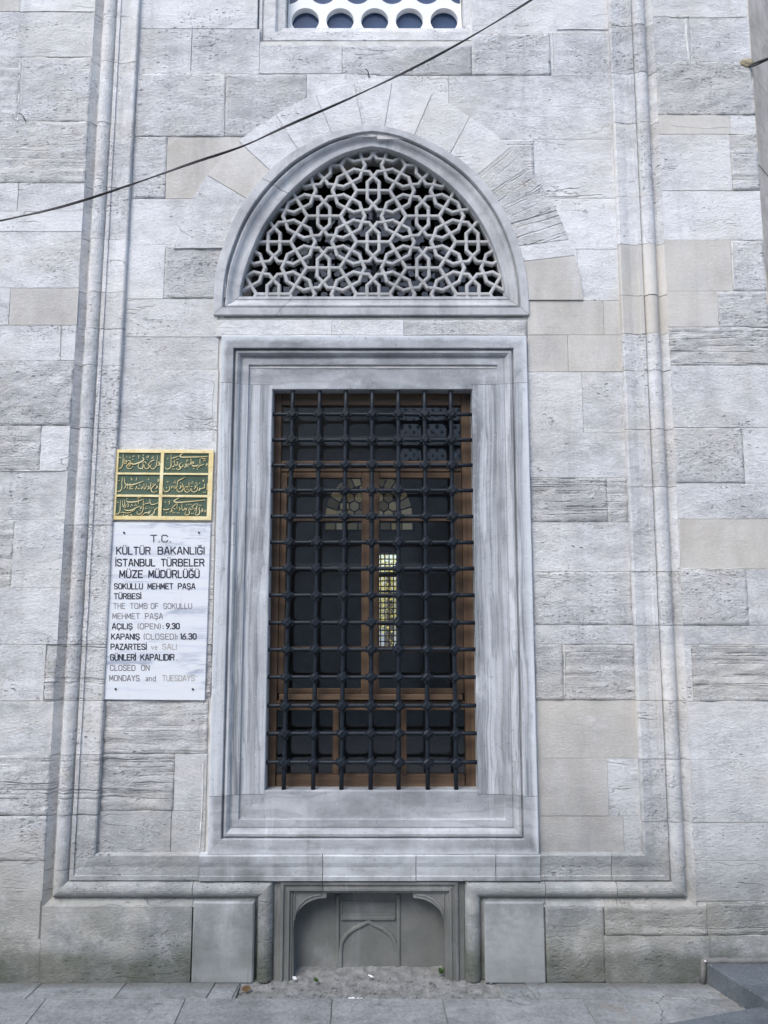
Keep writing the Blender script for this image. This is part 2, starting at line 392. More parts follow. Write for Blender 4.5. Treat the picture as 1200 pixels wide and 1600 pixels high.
def stone(parent, poly, st='s', Y=0.0, gap=.0011, mat=None, name='stone', M=None, thick=.05, cham=.0010, fine=None, proud=None):
    """poly: list of (x, z) in metres; four corners get a gridded face, others a cut outline"""
    pts = [Vector((p[0], p[1])) for p in poly]
    area = sum(a.x * b.y - b.x * a.y for a, b in zip(pts, pts[1:] + pts[:1]))
    if area < 0: pts.reverse()
    if fine is None: fine = STY[st][4] > 0
    seed = random.uniform(0, 50)
    Yf = Y + (random.uniform(-.0018, .0018) if proud is None else proud)
    def inset(pl, d):
        out = []; n = len(pl)
        for i in range(n):
            a, b, c = pl[i - 1], pl[i], pl[(i + 1) % n]
            e1 = (b - a).normalized(); e2 = (c - b).normalized()
            n1 = Vector((-e1.y, e1.x)); n2 = Vector((-e2.y, e2.x))
            m = (n1 + n2); l = m.length
            m = n1 if l < .2 else m / l
            k = max(.5, m.dot(n1))
            out.append(b + m * d / k)
        return out
    bm = bmesh.new()
    def V(p, y): 
        v = Vector((p.x, y, p.y)); return bm.verts.new(M @ v if M else v)
    if len(pts) == 4:
        q = inset(pts, gap / 2)
        step = .013 if fine else .09
        L = max((q[1] - q[0]).length, (q[2] - q[3]).length); H = max((q[3] - q[0]).length, (q[2] - q[1]).length)
        nx = max(2, min(60, int(L / step))); nz = max(2, min(40, int(H / step)))
        def gp(i, j, qq):
            u, v = i / nx, j / nz
            return qq[0].lerp(qq[1], u).lerp(qq[3].lerp(qq[2], u), v)
        qi = inset(pts, gap / 2 + cham)
        grid = [[None] * (nz + 1) for _ in range(nx + 1)]; rim = {}
        for i in range(nx + 1):
            for j in range(nz + 1):
                p = gp(i, j, qi); edge = i in (0, nx) or j in (0, nz)
                if edge:
                    jt = .0012 + (.002 if fine else 0)
                    p = p + Vector((noise.noise((p.x * 20, p.y * 20, seed)), noise.noise((p.x * 20, p.y * 20, seed + 9)))) * jt
                grid[i][j] = V(p, Yf + disp(p.x, p.y, st, seed))
                if edge:
                    r_ = gp(i, j, q); rim[(i, j)] = (V(r_, Yf + cham + max(0, disp(p.x, p.y, st, seed))), V(r_, Yf + thick))
        for i in range(nx):
            for j in range(nz): bm.faces.new((grid[i][j], grid[i + 1][j], grid[i + 1][j + 1], grid[i][j + 1]))
        loop = [(i, 0) for i in range(nx)] + [(nx, j) for j in range(nz)] + [(i, nz) for i in range(nx, 0, -1)] + [(0, j) for j in range(nz, 0, -1)]
        for a, b in zip(loop, loop[1:] + loop[:1]):
            bm.faces.new((grid[a[0]][a[1]], grid[b[0]][b[1]], rim[b][0], rim[a][0]))
            bm.faces.new((rim[a][0], rim[b][0], rim[b][1], rim[a][1]))
        o = obj(name, bm, mat or M_LIME, parent, smooth=fine)
    else:
        a0 = [V(p, Yf) for p in inset(pts, gap / 2 + cham)]
        a1 = [V(p, Yf + cham) for p in inset(pts, gap / 2)]
        a2 = [V(p, Yf + thick) for p in inset(pts, gap / 2)]
        f = bm.faces.new(a0); n = len(a0)
        for k in range(n):
            m = (k + 1) % n
            bm.faces.new((a0[k], a0[m], a1[m], a1[k])); bm.faces.new((a1[k], a1[m], a2[m], a2[k]))
        bmesh.ops.triangulate(bm, faces=[f])
        o = obj(name, bm, mat or M_LIME, parent)
    if mat is None: style(o, st)
    return o

B = tag(empty('tomb_building'), 'old grey limestone tomb wall with pointed lattice window above an iron barred window', 'building')

# --- lines that bound the regions (metres)
CL = [P(159, 0), P(138, 400), P(94, 1100), P(77, 1405)]       # crease beside the left roll
CR = [P(1012, 0), P(1031, 500), P(1067, 1200), P(1078, 1407)]
CLx0, CLx1 = CL[0].x, CL[3].x
Zc = P(600, 1406).z
XL = lambda z: CLx1 + (CLx0 - CLx1) * (z - Zc) / (P(600, 0).z - Zc)
XR = lambda z: 1.312
ZTOP = Z(-110)
CORN = 1.817; CORNL = -2.02
BW = .186                                                     # from crease to inner step
def zy(py): return Z(py)
def rect(x0, x1, y0, y1):
    """x as px at mid height of the stone, or callables of z"""
    z0, z1 = zy(y1), zy(y0); ym = (y0 + y1) / 2
    f = lambda q, z: q(z) if callable(q) else X(q, ym)
    return [(f(x0, z0), z0), (f(x1, z0), z0), (f(x1, z1), z1), (f(x0, z1), z1)]
oL = lambda z: XL(z) - .030; oR = lambda z: XR(z) + .030
iL = lambda z: XL(z) + BW; iR = lambda z: XR(z) - BW
eL = lambda z: CORNL; eR = lambda z: CORN

left_outer = [(-110, 18, [(eL, 35, 'w'), (35, oL, 's')]), (18, 89, [(eL, oL, 'g')]), (89, 190, [(eL, 30, 'e'), (30, oL, 'p')]),
    (190, 286, [(eL, oL, 'e')]), (286, 330, [(eL, 28, 's'), (28, oL, 's')]), (330, 362, [(eL, oL, 'l')]), (362, 450, [(eL, oL, 's')]),
    (450, 508, [(eL, 15, 's'), (15, 122, 'v'), (122, oL, 's')]), (508, 563, [(eL, 95, 's'), (95, oL, 'l')]), (563, 665, [(eL, oL, 'r')]),
    (665, 735, [(eL, 63, 'e'), (63, oL, 'l')]), (735, 812, [(eL, oL, 's')]), (812, 918, [(eL, 20, 'e'), (20, oL, 's')]), (918, 1007, [(eL, oL, 's')]),
    (1007, 1095, [(eL, 70, 's'), (70, oL, 'b')]), (1095, 1180, [(eL, oL, 'g')]), (1180, 1275, [(eL, oL, 'b')]), (1275, 1345, [(eL, oL, 'p')]),
    (1345, 1408, [(eL, oL, 's')])]
right_outer = [(-110, 26, [(oR, eR, 's')]), (26, 97, [(oR, 1078, 'g'), (1078, eR, 'g')]), (97, 180, [(oR, eR, 'r')]), (180, 210, [(oR, 1140, 'v'), (1140, eR, 'l')]),
    (210, 298, [(oR, 1142, 's'), (1142, eR, 'e')]), (298, 375, [(oR, eR, 'l')]), (375, 455, [(oR, 1143, 'w'), (1143, eR, 'p')]),
    (455, 511, [(oR, 1122, 'w'), (1122, eR, 'r')]), (511, 571, [(oR, eR, 'b')]), (571, 668, [(oR, eR, 's')]), (668, 755, [(oR, 1162, 'p'), (1162, eR, 's')]),
    (755, 811, [(oR, eR, 's')]), (811, 889, [(oR, 1061, 's'), (1061, eR, 'w')]), (889, 977, [(oR, 1168, 'p'), (1168, eR, 's')]),
    (977, 1007, [(oR, eR, 's')]), (1007, 1096, [(oR, 1082, 's'), (1082, eR, 'b')]), (1096, 1187, [(oR, eR, 's')]), (1187, 1285, [(oR, eR, 's')]),
    (1285, 1345, [(oR, eR, 's')]), (1345, 1408, [(oR, eR, 's')])]
for table in (left_outer, right_outer):
    for y0, y1, sts in table:
        for x0, x1, st in sts: stone(B, rect(x0, x1, y0, y1), st, 0)
# base course under the border, interrupted by the two dressed blocks beside the niche
for x0, x1, y0, y1, st in ((eL, 62, 1408, 1468, 's'), (62, 298.5, 1416, 1537, 'g'), (eL, 62, 1468, 1537, 'g'),
                           (853.5, 945, 1416, 1537, 'd'), (945, 1105, 1416, 1462, 'e'), (1105, eR, 1408, 1462, 'e'), (945, 1110, 1462, 1537, 'g'), (1110, eR, 1462, 1537, 's')):
    stone(B, rect(x0, x1, y0, y1), st, 0)

A = 340
left_inner = [(-110, 38, [(iL, 402, 's')]), (38, 109, [(iL, 297, 'g')]), (109, 208, [(iL, 350, 'p'), (350, 478, 'd'), (478, 589, 'l')]),
    (208, 305, [(iL, 257, 'p'), (257, 400, 'w')]), (305, 378, [(iL, 300, 'l')]), (378, 463, [(iL, 254, 'l'), (254, 352, 'p')]),
    (463, 523, [(iL, 338, 's')]), (523, 574, [(iL, 339, 'g')]), (574, 670, [(iL, 338, 's')]), (670, 752, [(iL, 336, 'l')]), (752, 836, [(iL, 334, 's')]),
    (836, 925, [(iL, 332, 's')]), (925, 1007, [(iL, 330, 's')]), (1007, 1093, [(iL, 328, 'b')]), (1093, 1180, [(iL, 322, 'e')]),
    (1180, 1270, [(iL, 269, 'b'), (269, 320, 'l')]), (1270, 1338, [(iL, 264, 'g'), (264, 318, 'l')])]
right_inner = [(-110, 46, [(738, iR, 's')]), (112, 212, [(589, 702, 'l'), (702, iR, 'g')]),
    (212, 305, [(770, 836, 'e'), (836, iR, 's')]), (305, 385, [(840, iR, 'l')]), (385, 466, [(870, 905, 'l'), (905, iR, 'l')]),
    (466, 520, [(826.5, 946, 'w'), (946, iR, 'w')]), (520, 578, [(826.5, 890, 'v'), (890, iR, 'w')]), (578, 673, [(827, 913, 's'), (913, iR, 's')]),
    (673, 745, [(829, iR, 's')]), (745, 815, [(830, 952, 'b'), (952, iR, 'e')]), (815, 893, [(833, iR, 's')]), (893, 977, [(834, iR, 'p')]), (977, 1007, [(836, iR, 's')]),
    (1007, 1095, [(837.5, 882, 'd'), (882, iR, 'e')]), (1095, 1187, [(839, iR, 'v')]), (1187, 1278, [(841, 953, 'v'), (953, iR, 'l')]),
    (1278, 1338, [(843, 978, 'v'), (978, iR, 'l')])]
for table in (left_inner, right_inner):
    for y0, y1, sts in table:
        for x0, x1, st in sts: stone(B, rect(x0, x1, y0, y1), st, Y_IN)
def ppoly(*pp): return [(X(a, b), Z(b)) for a, b in pp]
stone(B, rect(297, 404, 38, 109), 'g', Y_IN); stone(B, rect(404, 534, 64, 109), 'g', Y_IN)
stone(B, rect(534, 738, 64, 111), 'd', Y_IN); stone(B, rect(738, 862, 46, 111), 'p', Y_IN)
stone(B, rect(862, iR, 46, 112), 'g', Y_IN)
for x0, x1, st in ((337, 518, 'l'), (518, 631, 'l'), (631, 825, 'd')): stone(B, rect(x0, x1, 497, 523), st, Y_IN - .004)

# --- voussoirs of the relieving arch
C0 = P(583, 440)
def polar(pts):
    out = []
    for a, b in pts:
        v = P(a, b) - C0; out.append((math.atan2(v.z, v.x), math.hypot(v.x, v.z)))
    out.sort(); return out
def rad(tab, th):
    if th <= tab[0][0]: return tab[0][1]
    for (a, r), (b, q) in zip(tab, tab[1:]):
        if th <= b:
            t = (th - a) / (b - a); return r + (q - r) * t
    return tab[-1][1]
INTR = [(334, 440), (337, 425), (347, 392), (362, 352), (385, 313), (414, 278), (450, 247), (500, 220), (545, 204), (583, 198),
        (622, 207), (662, 222), (705, 245), (742, 275), (772, 311), (795, 350), (811, 390), (821, 430), (824, 440)]
EXTR = [(254, 463), (262, 410), (272, 375), (288, 330), (320, 272), (345, 243), (372, 216), (427, 177), (490, 143), (545, 126), (583, 121),
        (622, 125), (675, 143), (735, 178), (790, 218), (836, 270), (868, 318), (890, 370), (905, 415), (914, 466)]
tin, tex = polar(INTR), polar(EXTR)
joints = [((824, 466), (914, 466), None), ((818, 405), (898, 396), 'w'), ((813, 380), (890, 371), 's'), ((800, 345), (872, 325), 'b'), ((783, 320), (850, 290), 'b'),
          ((765, 298), (826, 258), 'b'), ((742, 273), (800, 225), 'e'), ((702, 240), (735, 178), 'l'), ((645, 213), (675, 144), 's'), ((600, 201), (613, 124), 'l'),
          ((568, 202), (553, 125), 'l'), ((521, 212), (492, 142), 'l'), ((469, 237), (430, 175), 'l'), ((428, 269), (371, 216), 'l'), ((390, 310), (322, 270), 'w'),
          ((352, 385), (268, 385), 'l')]
for (a0, a1, _), (b0, b1, st) in zip(joints, joints[1:]):
    def ang(p): v = P(*p) - C0; return math.atan2(v.z, v.x)
    n = 6; ti0, ti1, te0, te1 = ang(a0), ang(b0), ang(a1), ang(b1)
    inner = [(ti0 + (ti1 - ti0) * k / n) for k in range(n + 1)]; outer = [(te0 + (te1 - te0) * k / n) for k in range(n + 1)]
    pi_ = [(C0.x + math.cos(t) * rad(tin, t), C0.z + math.sin(t) * rad(tin, t)) for t in inner]
    po_ = [(C0.x + math.cos(t) * rad(tex, t), C0.z + math.sin(t) * rad(tex, t)) for t in outer]
    if a0 == (824, 466): pi_[0] = (X(824, 466), Z(466)); po_[0] = (X(914, 466), Z(466))
    o = stone(B, pi_ + po_[::-1], st, Y_IN - .007, name='arch_stone', proud=random.uniform(-.001, .001), gap=.0024); o['rot'] = (ti0 + ti1 + te0 + te1) / 4

# --- moulded border: roll, and splayed band with its step
def sweep(name, path, prof, side, cuts, parent, mat, st='s', back=.07, res=.05, wear=.0016):
    """path: [(x,z)], prof: [(offset, Y)], cuts: for each segment a sorted list of joint coordinates (z for upright runs, x for level ones)"""
    pts = [Vector(p) for p in path]; nrm = []
    seg = [(b - a).normalized() for a, b in zip(pts, pts[1:])]
    pn = [Vector((-d.y, d.x)) * side for d in seg]
    for i in range(len(pts)):
        if i == 0: nrm.append(pn[0])
        elif i == len(pts) - 1: nrm.append(pn[-1])
        else:
            m = pn[i - 1] + pn[i]; nrm.append(m / (m.dot(pn[i])))
    full = list(prof) + [(prof[-1][0], back), (prof[0][0], back)]
    outs = []
    for i in range(len(seg)):
        up = abs(seg[i].y) > abs(seg[i].x); ax = 1 if up else 0
        Sx = [pts[i] + nrm[i] * o for o, _ in full]; Ex = [pts[i + 1] + nrm[i + 1] * o for o, _ in full]
        lo = min(min(s[ax], e[ax]) for s, e in zip(Sx, Ex)); hi = max(max(s[ax], e[ax]) for s, e in zip(Sx, Ex))
        cc = [lo - 1] + sorted(c for c in cuts[i] if lo < c < hi) + [hi + 1]
        for c0, c1 in zip(cc, cc[1:]):
            g = .0012; a_, b_ = c0 + g, c1 - g
            n = max(1, int((min(b_, hi) - max(a_, lo)) / res)); rows = []
            bm = bmesh.new(); sd = random.uniform(0, 30); jy = random.uniform(-.001, .001)
            for k in range(n + 1):
                row = []
                for (o, y), s, e in zip(full, Sx, Ex):
                    l, h = min(s[ax], e[ax]), max(s[ax], e[ax])
                    A_, B_ = min(max(a_, l), h), min(max(b_, l), h)
                    c = A_ + (B_ - A_) * k / n
                    t = 0 if abs(e[ax] - s[ax]) < 1e-6 else (c - s[ax]) / (e[ax] - s[ax])
                    p = s.lerp(e, t); 
                    w = wear * noise.noise((p.x * 14 + sd, p.y * 14, o * 30)) + wear * .7 * noise.noise((p.x * 4 + sd, p.y * 4, 3))
                    yy = y if y == back else y + w + jy
                    row.append(bm.verts.new((p.x + w * .5, yy, p.y)))
                rows.append(row)
            m = len(full)
            for r0, r1 in zip(rows, rows[1:]):
                for q in range(m): 
                    try: bm.faces.new((r0[q], r0[(q + 1) % m], r1[(q + 1) % m], r1[q]))
                    except ValueError: pass
            bm.faces.new(rows[0]); bm.faces.new(rows[-1][::-1])
            bmesh.ops.remove_doubles(bm, verts=bm.verts[:], dist=1e-5)
            o = obj(name, bm, mat, parent)
            style(o, st(c0, c1, up, i) if callable(st) else st); outs.append(o)
    return outs
roll = [(-.030, .001), (-.004, .030), (0, .032)]
for k in range(11):
    a = math.pi * (1 - k / 10); roll.append((.037 + .034 * math.cos(a), .032 - .034 * math.sin(a)))
roll += [(.0735, .026)]
band = [(.0745, .014), (.092, .0125), (.094, .019), (.13, .017), (.150, .011), (.178, .006), (.184, .009), (.187, Y_IN + .002)]
zc = lambda ys: [zy(y) for y in ys]
lcut = zc([22, 95, 190, 290, 372, 455, 512, 570, 668, 820, 1007, 1095, 1180, 1275, 1360]); rcut = zc([37, 112, 190, 305, 380, 460, 520, 578, 670, 760, 893, 977, 1095, 1187, 1285])
def stl(c0, c1, up, i=0):
    ym = (c0 + c1) / 2
    if up and zy(1095) - .01 < ym < zy(1007): return 'b'
    if up and zy(1275) < ym < zy(1180): return 'b'
    return random.choice('ssgp')
def str_(c0, c1, up, i=0):
    ym = (c0 + c1) / 2
    if up and zy(470) < ym < zy(375): return 'w'
    if up and zy(525) < ym < zy(455): return 'w'
    return random.choice('lssp')
XLb = XL(Zc); XRb = XR(Zc)
nl, nr = X(400, 1407), X(753, 1407)
pathL = [(XL(ZTOP), ZTOP), (XLb, Zc), (nl, Zc), (nl + .002, 0.0)]
pathR = [(XR(ZTOP), ZTOP), (XRb, Zc), (nr, Zc), (nr - .002, 0.0)]
sweep('border_roll', pathL, roll, 1, [lcut, [X(300, 1406)], []], B, M_LIME, stl)
sweep('border_roll', pathR, roll, -1, [rcut, [X(853, 1406), X(965, 1406)], []], B, M_LIME, str_)
zb = Zc
pathB = [(XL(ZTOP), ZTOP), (XLb, zb), (XRb, zb), (XR(ZTOP), ZTOP)]
bcut = [X(q, 1355) for q in (310, 504, 650, 775, 845, 957)]
bparts = sweep('border_band', pathB, band, 1, [lcut, bcut, rcut], B, M_LIME, lambda a, b, u, i: str_(a, b, u) if i == 2 else stl(a, b, u))
for o in bparts:      # the marble sill course in the middle
    xs = [v.co.x for v in o.data.vertices]; zs = [v.co.z for v in o.data.vertices]
    if min(xs) > X(305, 1355) and max(xs) < X(850, 1355) and max(zs) < .7:
        o.data.materials.clear(); o.data.materials.append(M_SILL); o.name = 'sill_course_block'
        for v in o.data.vertices:
            if v.co.y < .065: v.co.y -= .007

# --- backing masonry with the window openings left free
OX0, OX1, OZ0, OZ1 = -.526, .415, P(600, 1238.5).z, P(600, 605).z
AX0, AX1, AZ0 = X(372, 462), X(791, 462), Z(463)
bmk = bmesh.new()
Yb = Y_IN + .007
for d in ((CORNL + .01, -.765, Yb, .40, -.3, 6.2), (.665, CORN - .01, Yb, .40, -.3, 6.2),
          (-.70, .645, .16, .40, -.3, .70), (-.764, .664, Yb, .40, 2.70, 2.95), (-.764, .664, Yb, .40, 4.301, 4.39), (-.70, -.56, .16, .40, .70, 2.70), (.45, .645, .16, .40, .70, 2.70)): box(bmk, *d)
box(bmk, CORNL + .01, CLx1 - .034, .006, Yb - .001, -.3, 6.2); box(bmk, 1.347, CORN - .01, .006, Yb - .001, -.3, 6.2)
obj('mortar_backing', bmk, M_MORT, B)

# --- arched frame of the lattice window
def dense(pxs, Yp, n=6):
    pts = [P(a, b, Yp) for a, b in pxs]; return catmull([Vector((p.x, p.z)) for p in pts], n)
fo = [(335, 495), (335.5, 460), (339, 425), (349, 390), (364, 350), (387, 311), (416, 276), (452, 245), (502, 218), (546, 204), (581, 199.5)]
fi = [(374.5, 463), (376, 448), (383, 420), (394, 390), (410, 355), (433, 322), (461, 292), (494, 264), (530, 243), (560, 233), (581, 229)]
fo_r = [(581, 199.5), (622, 206), (662, 221), (705, 244), (742, 273), (772, 309), (795, 348), (811, 390), (821, 430), (824.5, 462), (825.5, 495)]
fi_r = [(581, 229), (606, 233), (640, 246), (674, 266), (707, 292), (735, 322), (757, 355), (773, 390), (784, 425), (789, 449), (790, 463)]
def resample(pl, n):
    L = [0]
    for a, b in zip(pl, pl[1:]): L.append(L[-1] + (b - a).length)
    out = []
    for k in range(n + 1):
        d = L[-1] * k / n; i = 0
        while i < len(L) - 2 and L[i + 1] < d: i += 1
        out.append(pl[i].lerp(pl[i + 1], (d - L[i]) / max(1e-9, L[i + 1] - L[i])))
    return out
NA = 90
OL = resample(dense(fo, 0.04), NA) + resample(dense(fo_r, .04), NA)[1:]
IL = resample(dense(fi, 0.05), NA) + resample(dense(fi_r, .05), NA)[1:]
bx = 60; bo = [OL[-1].lerp(OL[0], k / bx) for k in range(1, bx)]; bi = [IL[-1].lerp(IL[0], k / bx) for k in range(1, bx)]
OL += bo; IL += bi
aprof = [(0, .05), (0, .020), (.02, .016), (.34, .016), (.36, .020), (.37, .041), (.44, .041), (.45, .030), (.50, .0285), (.58, .034), (.66, .043), (.74, .048),
         (.84, .050), (.86, .047), (.98, .048), (1.0, .052), (1.0, .125)]
AF = empty('arched_window', B)
def ring(OLs, ILs, prof, closed=True, wear=.0012):
    bm = bmesh.new(); rows = []
    for a, b in zip(OLs, ILs):
        rows.append([bm.verts.new(((a.lerp(b, t)).x, y + wear * noise.noise((a.x * 9, a.y * 9, t * 5)) + (wear * 2.2 * max(0, noise.noise((a.x * 31, a.y * 31, t * 11)) - .38) if y < .1 else 0), (a.lerp(b, t)).y)) for t, y in prof])
    pr = list(zip(rows, rows[1:])) + ([(rows[-1], rows[0])] if closed else [])
    for r0, r1 in pr:
        for q in range(len(prof) - 1): bm.faces.new((r0[q], r0[q + 1], r1[q + 1], r1[q]))
    return bm
# pieces: crown and two-part base, split at the joints that show
nT = len(OL)
def pieces(name, ranges, OLs, ILs, prof, mat, parent):
    for a, b, m in ranges:
        idx = [k % nT for k in range(a, b + 1)]
        bm = ring([OLs[k] for k in idx], [ILs[k] for k in idx], prof, False)
        obj(name, bm, m or mat, parent, normals=False)
jl = 49
for _unused in ():
    pass
base_cut = 2 * NA + 1 + 47
rng = [(jl, 2 * NA, None), (0, jl, None), (2 * NA, base_cut, None), (base_cut, nT, None)]
for k, (a, b, m) in enumerate(rng):
    idx = [q % nT for q in range(a, b + 1)]
    o_, i_ = [OL[q].copy() for q in idx], [IL[q].copy() for q in idx]
    # a hair gap at either joint
    for E in (0, -1):
        d = (o_[1 if E == 0 else -2] - o_[E]); d = d.normalized() * .0012; o_[E] += d; i_[E] += d
    obj('frame_stone', ring(o_, i_, aprof, False), M_ARCH, AF)

# masonry behind the arch stones
lim = [Vector((-.76, 2.952)), Vector((.66, 2.952)), Vector((.66, 4.30)), Vector((-.76, 4.30))]
ol = [q + (q - Vector((C0.x, 3.2))).normalized() * -.006 for q in OL[:2 * NA + 1]]
ol = [Vector((max(-.755, min(.655, q.x)), max(2.96, q.y))) for q in ol]
vs = lim + ol; ed = [(0, 1), (1, 2), (2, 3), (3, 0)] + [(4 + i, 4 + (i + 1) % len(ol)) for i in range(len(ol))]
vo, eo, fq, *_ = delaunay_2d_cdt(vs, ed, [], 1, 1e-5)
bm = bmesh.new(); bv = [bm.verts.new((v.x, Y_IN + .026, v.y)) for v in vo]
def in_poly(p, pl):
    c = False
    for a, b in zip(pl, pl[1:] + pl[:1]):
        if (a.y > p.y) != (b.y > p.y) and p.x < (b.x - a.x) * (p.y - a.y) / (b.y - a.y) + a.x: c = not c
    return c
for f in fq:
    if not in_poly(sum((vo[i] for i in f), Vector((0, 0))) / len(f), ol): bm.faces.new([bv[i] for i in f])
for v in [v for v in bm.verts if not v.link_faces]: bm.verts.remove(v)
ex = bmesh.ops.extrude_face_region(bm, geom=bm.faces[:])
for v in ex['geom']:
    if isinstance(v, bmesh.types.BMVert): v.co.y += .30
obj('mortar_backing', bm, M_MORT, B)

# --- pierced lattice
LATY = .078
LAT = bmesh.new()
def lbar(a, b, w=.0086, dep=.025):
    d = (b - a); 
    if d.length < 1e-4: return
    d.normalize(); n = Vector((-d.y, d.x)); e = d * w * .55
    a2, b2 = a - e, b + e
    j = random.uniform(-.0012, .0012)
    prof = [(-w, dep), (-w, .005), (-w * .62, .0007), (0, 0), (w * .62, .0007), (w, .005), (w, dep)]
    ra = [LAT.verts.new(((a2 + n * o).x, LATY + y + j, (a2 + n * o).y)) for o, y in prof]
    rb = [LAT.verts.new(((b2 + n * o).x, LATY + y + j, (b2 + n * o).y)) for o, y in prof]
    for q in range(len(prof)):
        LAT.faces.new((ra[q], ra[(q + 1) % 7], rb[(q + 1) % 7], rb[q]))
    LAT.faces.new(ra); LAT.faces.new(rb[::-1])
Ioff = []
innerpoly = [p for p in IL]
cen2 = Vector((C0.x, Z(400)))
def inside(p, grow=0.0):
    c = False; pl = [q + (q - cen2).normalized() * grow for q in innerpoly]; n = len(pl)
    for i in range(n):
        a, b = pl[i], pl[(i + 1) % n]
        if (a.y > p.y) != (b.y > p.y) and p.x < (b.x - a.x) * (p.y - a.y) / (b.y - a.y) + a.x: c = not c
    return c
ctr = P(583.2, 337, LATY)
hx = (P(738.5, 380, LATY).x - P(428, 380, LATY).x) / 4 / 1.5      # edge of the hexagon net
hz = (P(583, 297, LATY).z - P(583, 459, LATY).z) / 2 / math.sqrt(3)
def seg2(a, b):
    n = 6
    ka = [inside(a.lerp(b, k / n), .006) for k in range(n + 1)]
    if all(ka): lbar(a, b); return
    if not any(ka): return
    k0 = ka.index(True); k1 = n - ka[::-1].index(True)
    lbar(a.lerp(b, max(0, k0 - .5) / n), a.lerp(b, min(n, k1 + .5) / n))
def U(cx, cz, r, deg): return Vector((cx + hx * r * math.cos(R(deg)), cz + hz * r * math.sin(R(deg))))
for i in range(-4, 5):
    for j in range(-4, 5):
        cx = ctr.x + hx * 1.5 * i; cz = ctr.z + hz * math.sqrt(3) * (j + (.5 if i % 2 else 0))
        for k in range(6):
            t0 = U(cx, cz, .395, 30 + 60 * k); v = U(cx, cz, .25, 60 + 60 * k); t1 = U(cx, cz, .395, 90 + 60 * k)
            seg2(t0, v); seg2(v, t1)
            if k in (0, 1, 2):           # each edge once
                seg2(U(cx, cz, 1, 60 * k), U(cx, cz, 1, 60 * k + 60))
                th = 30 + 60 * k; ca, sa = math.cos(R(th)), math.sin(R(th)); m = math.sqrt(3) / 2
                L = [(m - .471, 0), (m - .285, .18), (m + .285, .18), (m + .471, 0), (m + .285, -.18), (m - .285, -.18)]
                q = [Vector((cx + hx * (u * ca - w * sa), cz + hz * (u * sa + w * ca))) for u, w in L]
                for a, b in zip(q, q[1:] + q[:1]): seg2(a, b)
# the lattice's own rim, bedded in the frame
rimo = [q + (q - cen2).normalized() * .004 for q in IL]; rimi = [q - (q - cen2).normalized() * .0035 for q in IL]
rb_ = ring(rimo, rimi, [(0, LATY + .04), (0, LATY + .004), (1, LATY + .006), (1, LATY + .04)], True, .002)
me_ = bpy.data.meshes.new('tmp'); rb_.to_mesh(me_); rb_.free(); LAT.from_mesh(me_)
o = obj('lattice', LAT, M_LATT, AF); o['label'] = 'pale stone lattice of six pointed stars and hexagons'
# dark pane and glazing bars behind it
boxobj('pane', (AX0, AX1, .330, .334, AZ0, 3.83), glass('dark_lattice_glass', (.5, .52, .55), 1.0), AF)
for xx in (-.38, -.05, .28): boxobj('glazing_bar', (xx - .012, xx + .012, .31, .329, AZ0, 3.83), M_IRON, AF)
boxobj('window_bed', (AX0 - .02, AX1 + .02, .126, .40, AZ0 - .06, AZ0 - .004), M_MORTD, AF)

# twigs and droppings gathered at the foot of the lattice
nest = bmesh.new(); rn = random.Random(4)
for cx_, w_, n_ in ((400, .06, 60), (500, .05, 40), (640, .05, 30), (745, .12, 190), (775, .06, 120)):
    c = P(cx_, 460, .145)
    for k in range(n_):
        x = c.x + rn.gauss(0, w_ * .5); hgt = max(0, .05 - abs(x - c.x) * .5) * rn.random()
        if not (AX0 + .02 < x < AX1 - .02): continue
        a = rn.uniform(0, 6.28); l = rn.uniform(.01, .03); p = Vector((x, .150 + rn.uniform(-.01, .03), AZ0 + .004 + hgt))
        d = Vector((math.cos(a), .3 * rn.uniform(-1, 1), math.sin(a) * .6)).normalized() * l
        tube(nest, (p - d, p + d), rn.uniform(.0008, .002), 3)
tag(obj('nest_debris', nest, M_TWIG), 'dry twigs and litter heaped behind the foot of the arched lattice', 'debris', kind='stuff')

# --- marble surround of the barred window
SX0, SX1, SZ0, SZ1 = X(341, 700), X(827.5, 700), Z(1336), Z(524)
SUR = empty('window_surround', B)
sprof = [(0, .05)] + [(t_, y_ + .014) for t_, y_ in ((0, -.008), (.015, -.012), (.235, -.012), (.245, -.008), (.25, .010), (.275, .010), (.28, -.001), (.32, -.003), (.36, .004), (.385, .013), (.41, .016), (.42, .012),
         (.53, .012), (.54, .0225), (.56, .0235), (.985, .0235), (1.0, .028))] + [(1.0, .155)]
def rectloop(x0, x1, z0, z1, n=70):
    c = [Vector((x0, z0)), Vector((x0, z1)), Vector((x1, z1)), Vector((x1, z0))]; out = []
    for a, b in zip(c, c[1:] + c[:1]): out += [a.lerp(b, k / n) for k in range(n)]
    return out
def cut(bm, co, no):
    bmesh.ops.bisect_plane(bm, geom=bm.verts[:] + bm.edges[:] + bm.faces[:], plane_co=co, plane_no=no, clear_outer=True)
def sring(): return ring(rectloop(SX0, SX1, SZ0, SZ1), rectloop(OX0, OX1, OZ0, OZ1), sprof, True, .0022)
def merged(name, bms, m):
    out = bmesh.new()
    for q in bms:
        t = bpy.data.meshes.new('t'); q.to_mesh(t); q.free(); out.from_mesh(t); bpy.data.meshes.remove(t)
    bmesh.ops.remove_doubles(out, verts=out.verts[:], dist=2e-5)
    return obj(name, out, m, SUR, normals=False)
zj0, zj1, jg = Z(597.5), Z(1244.5), .0008
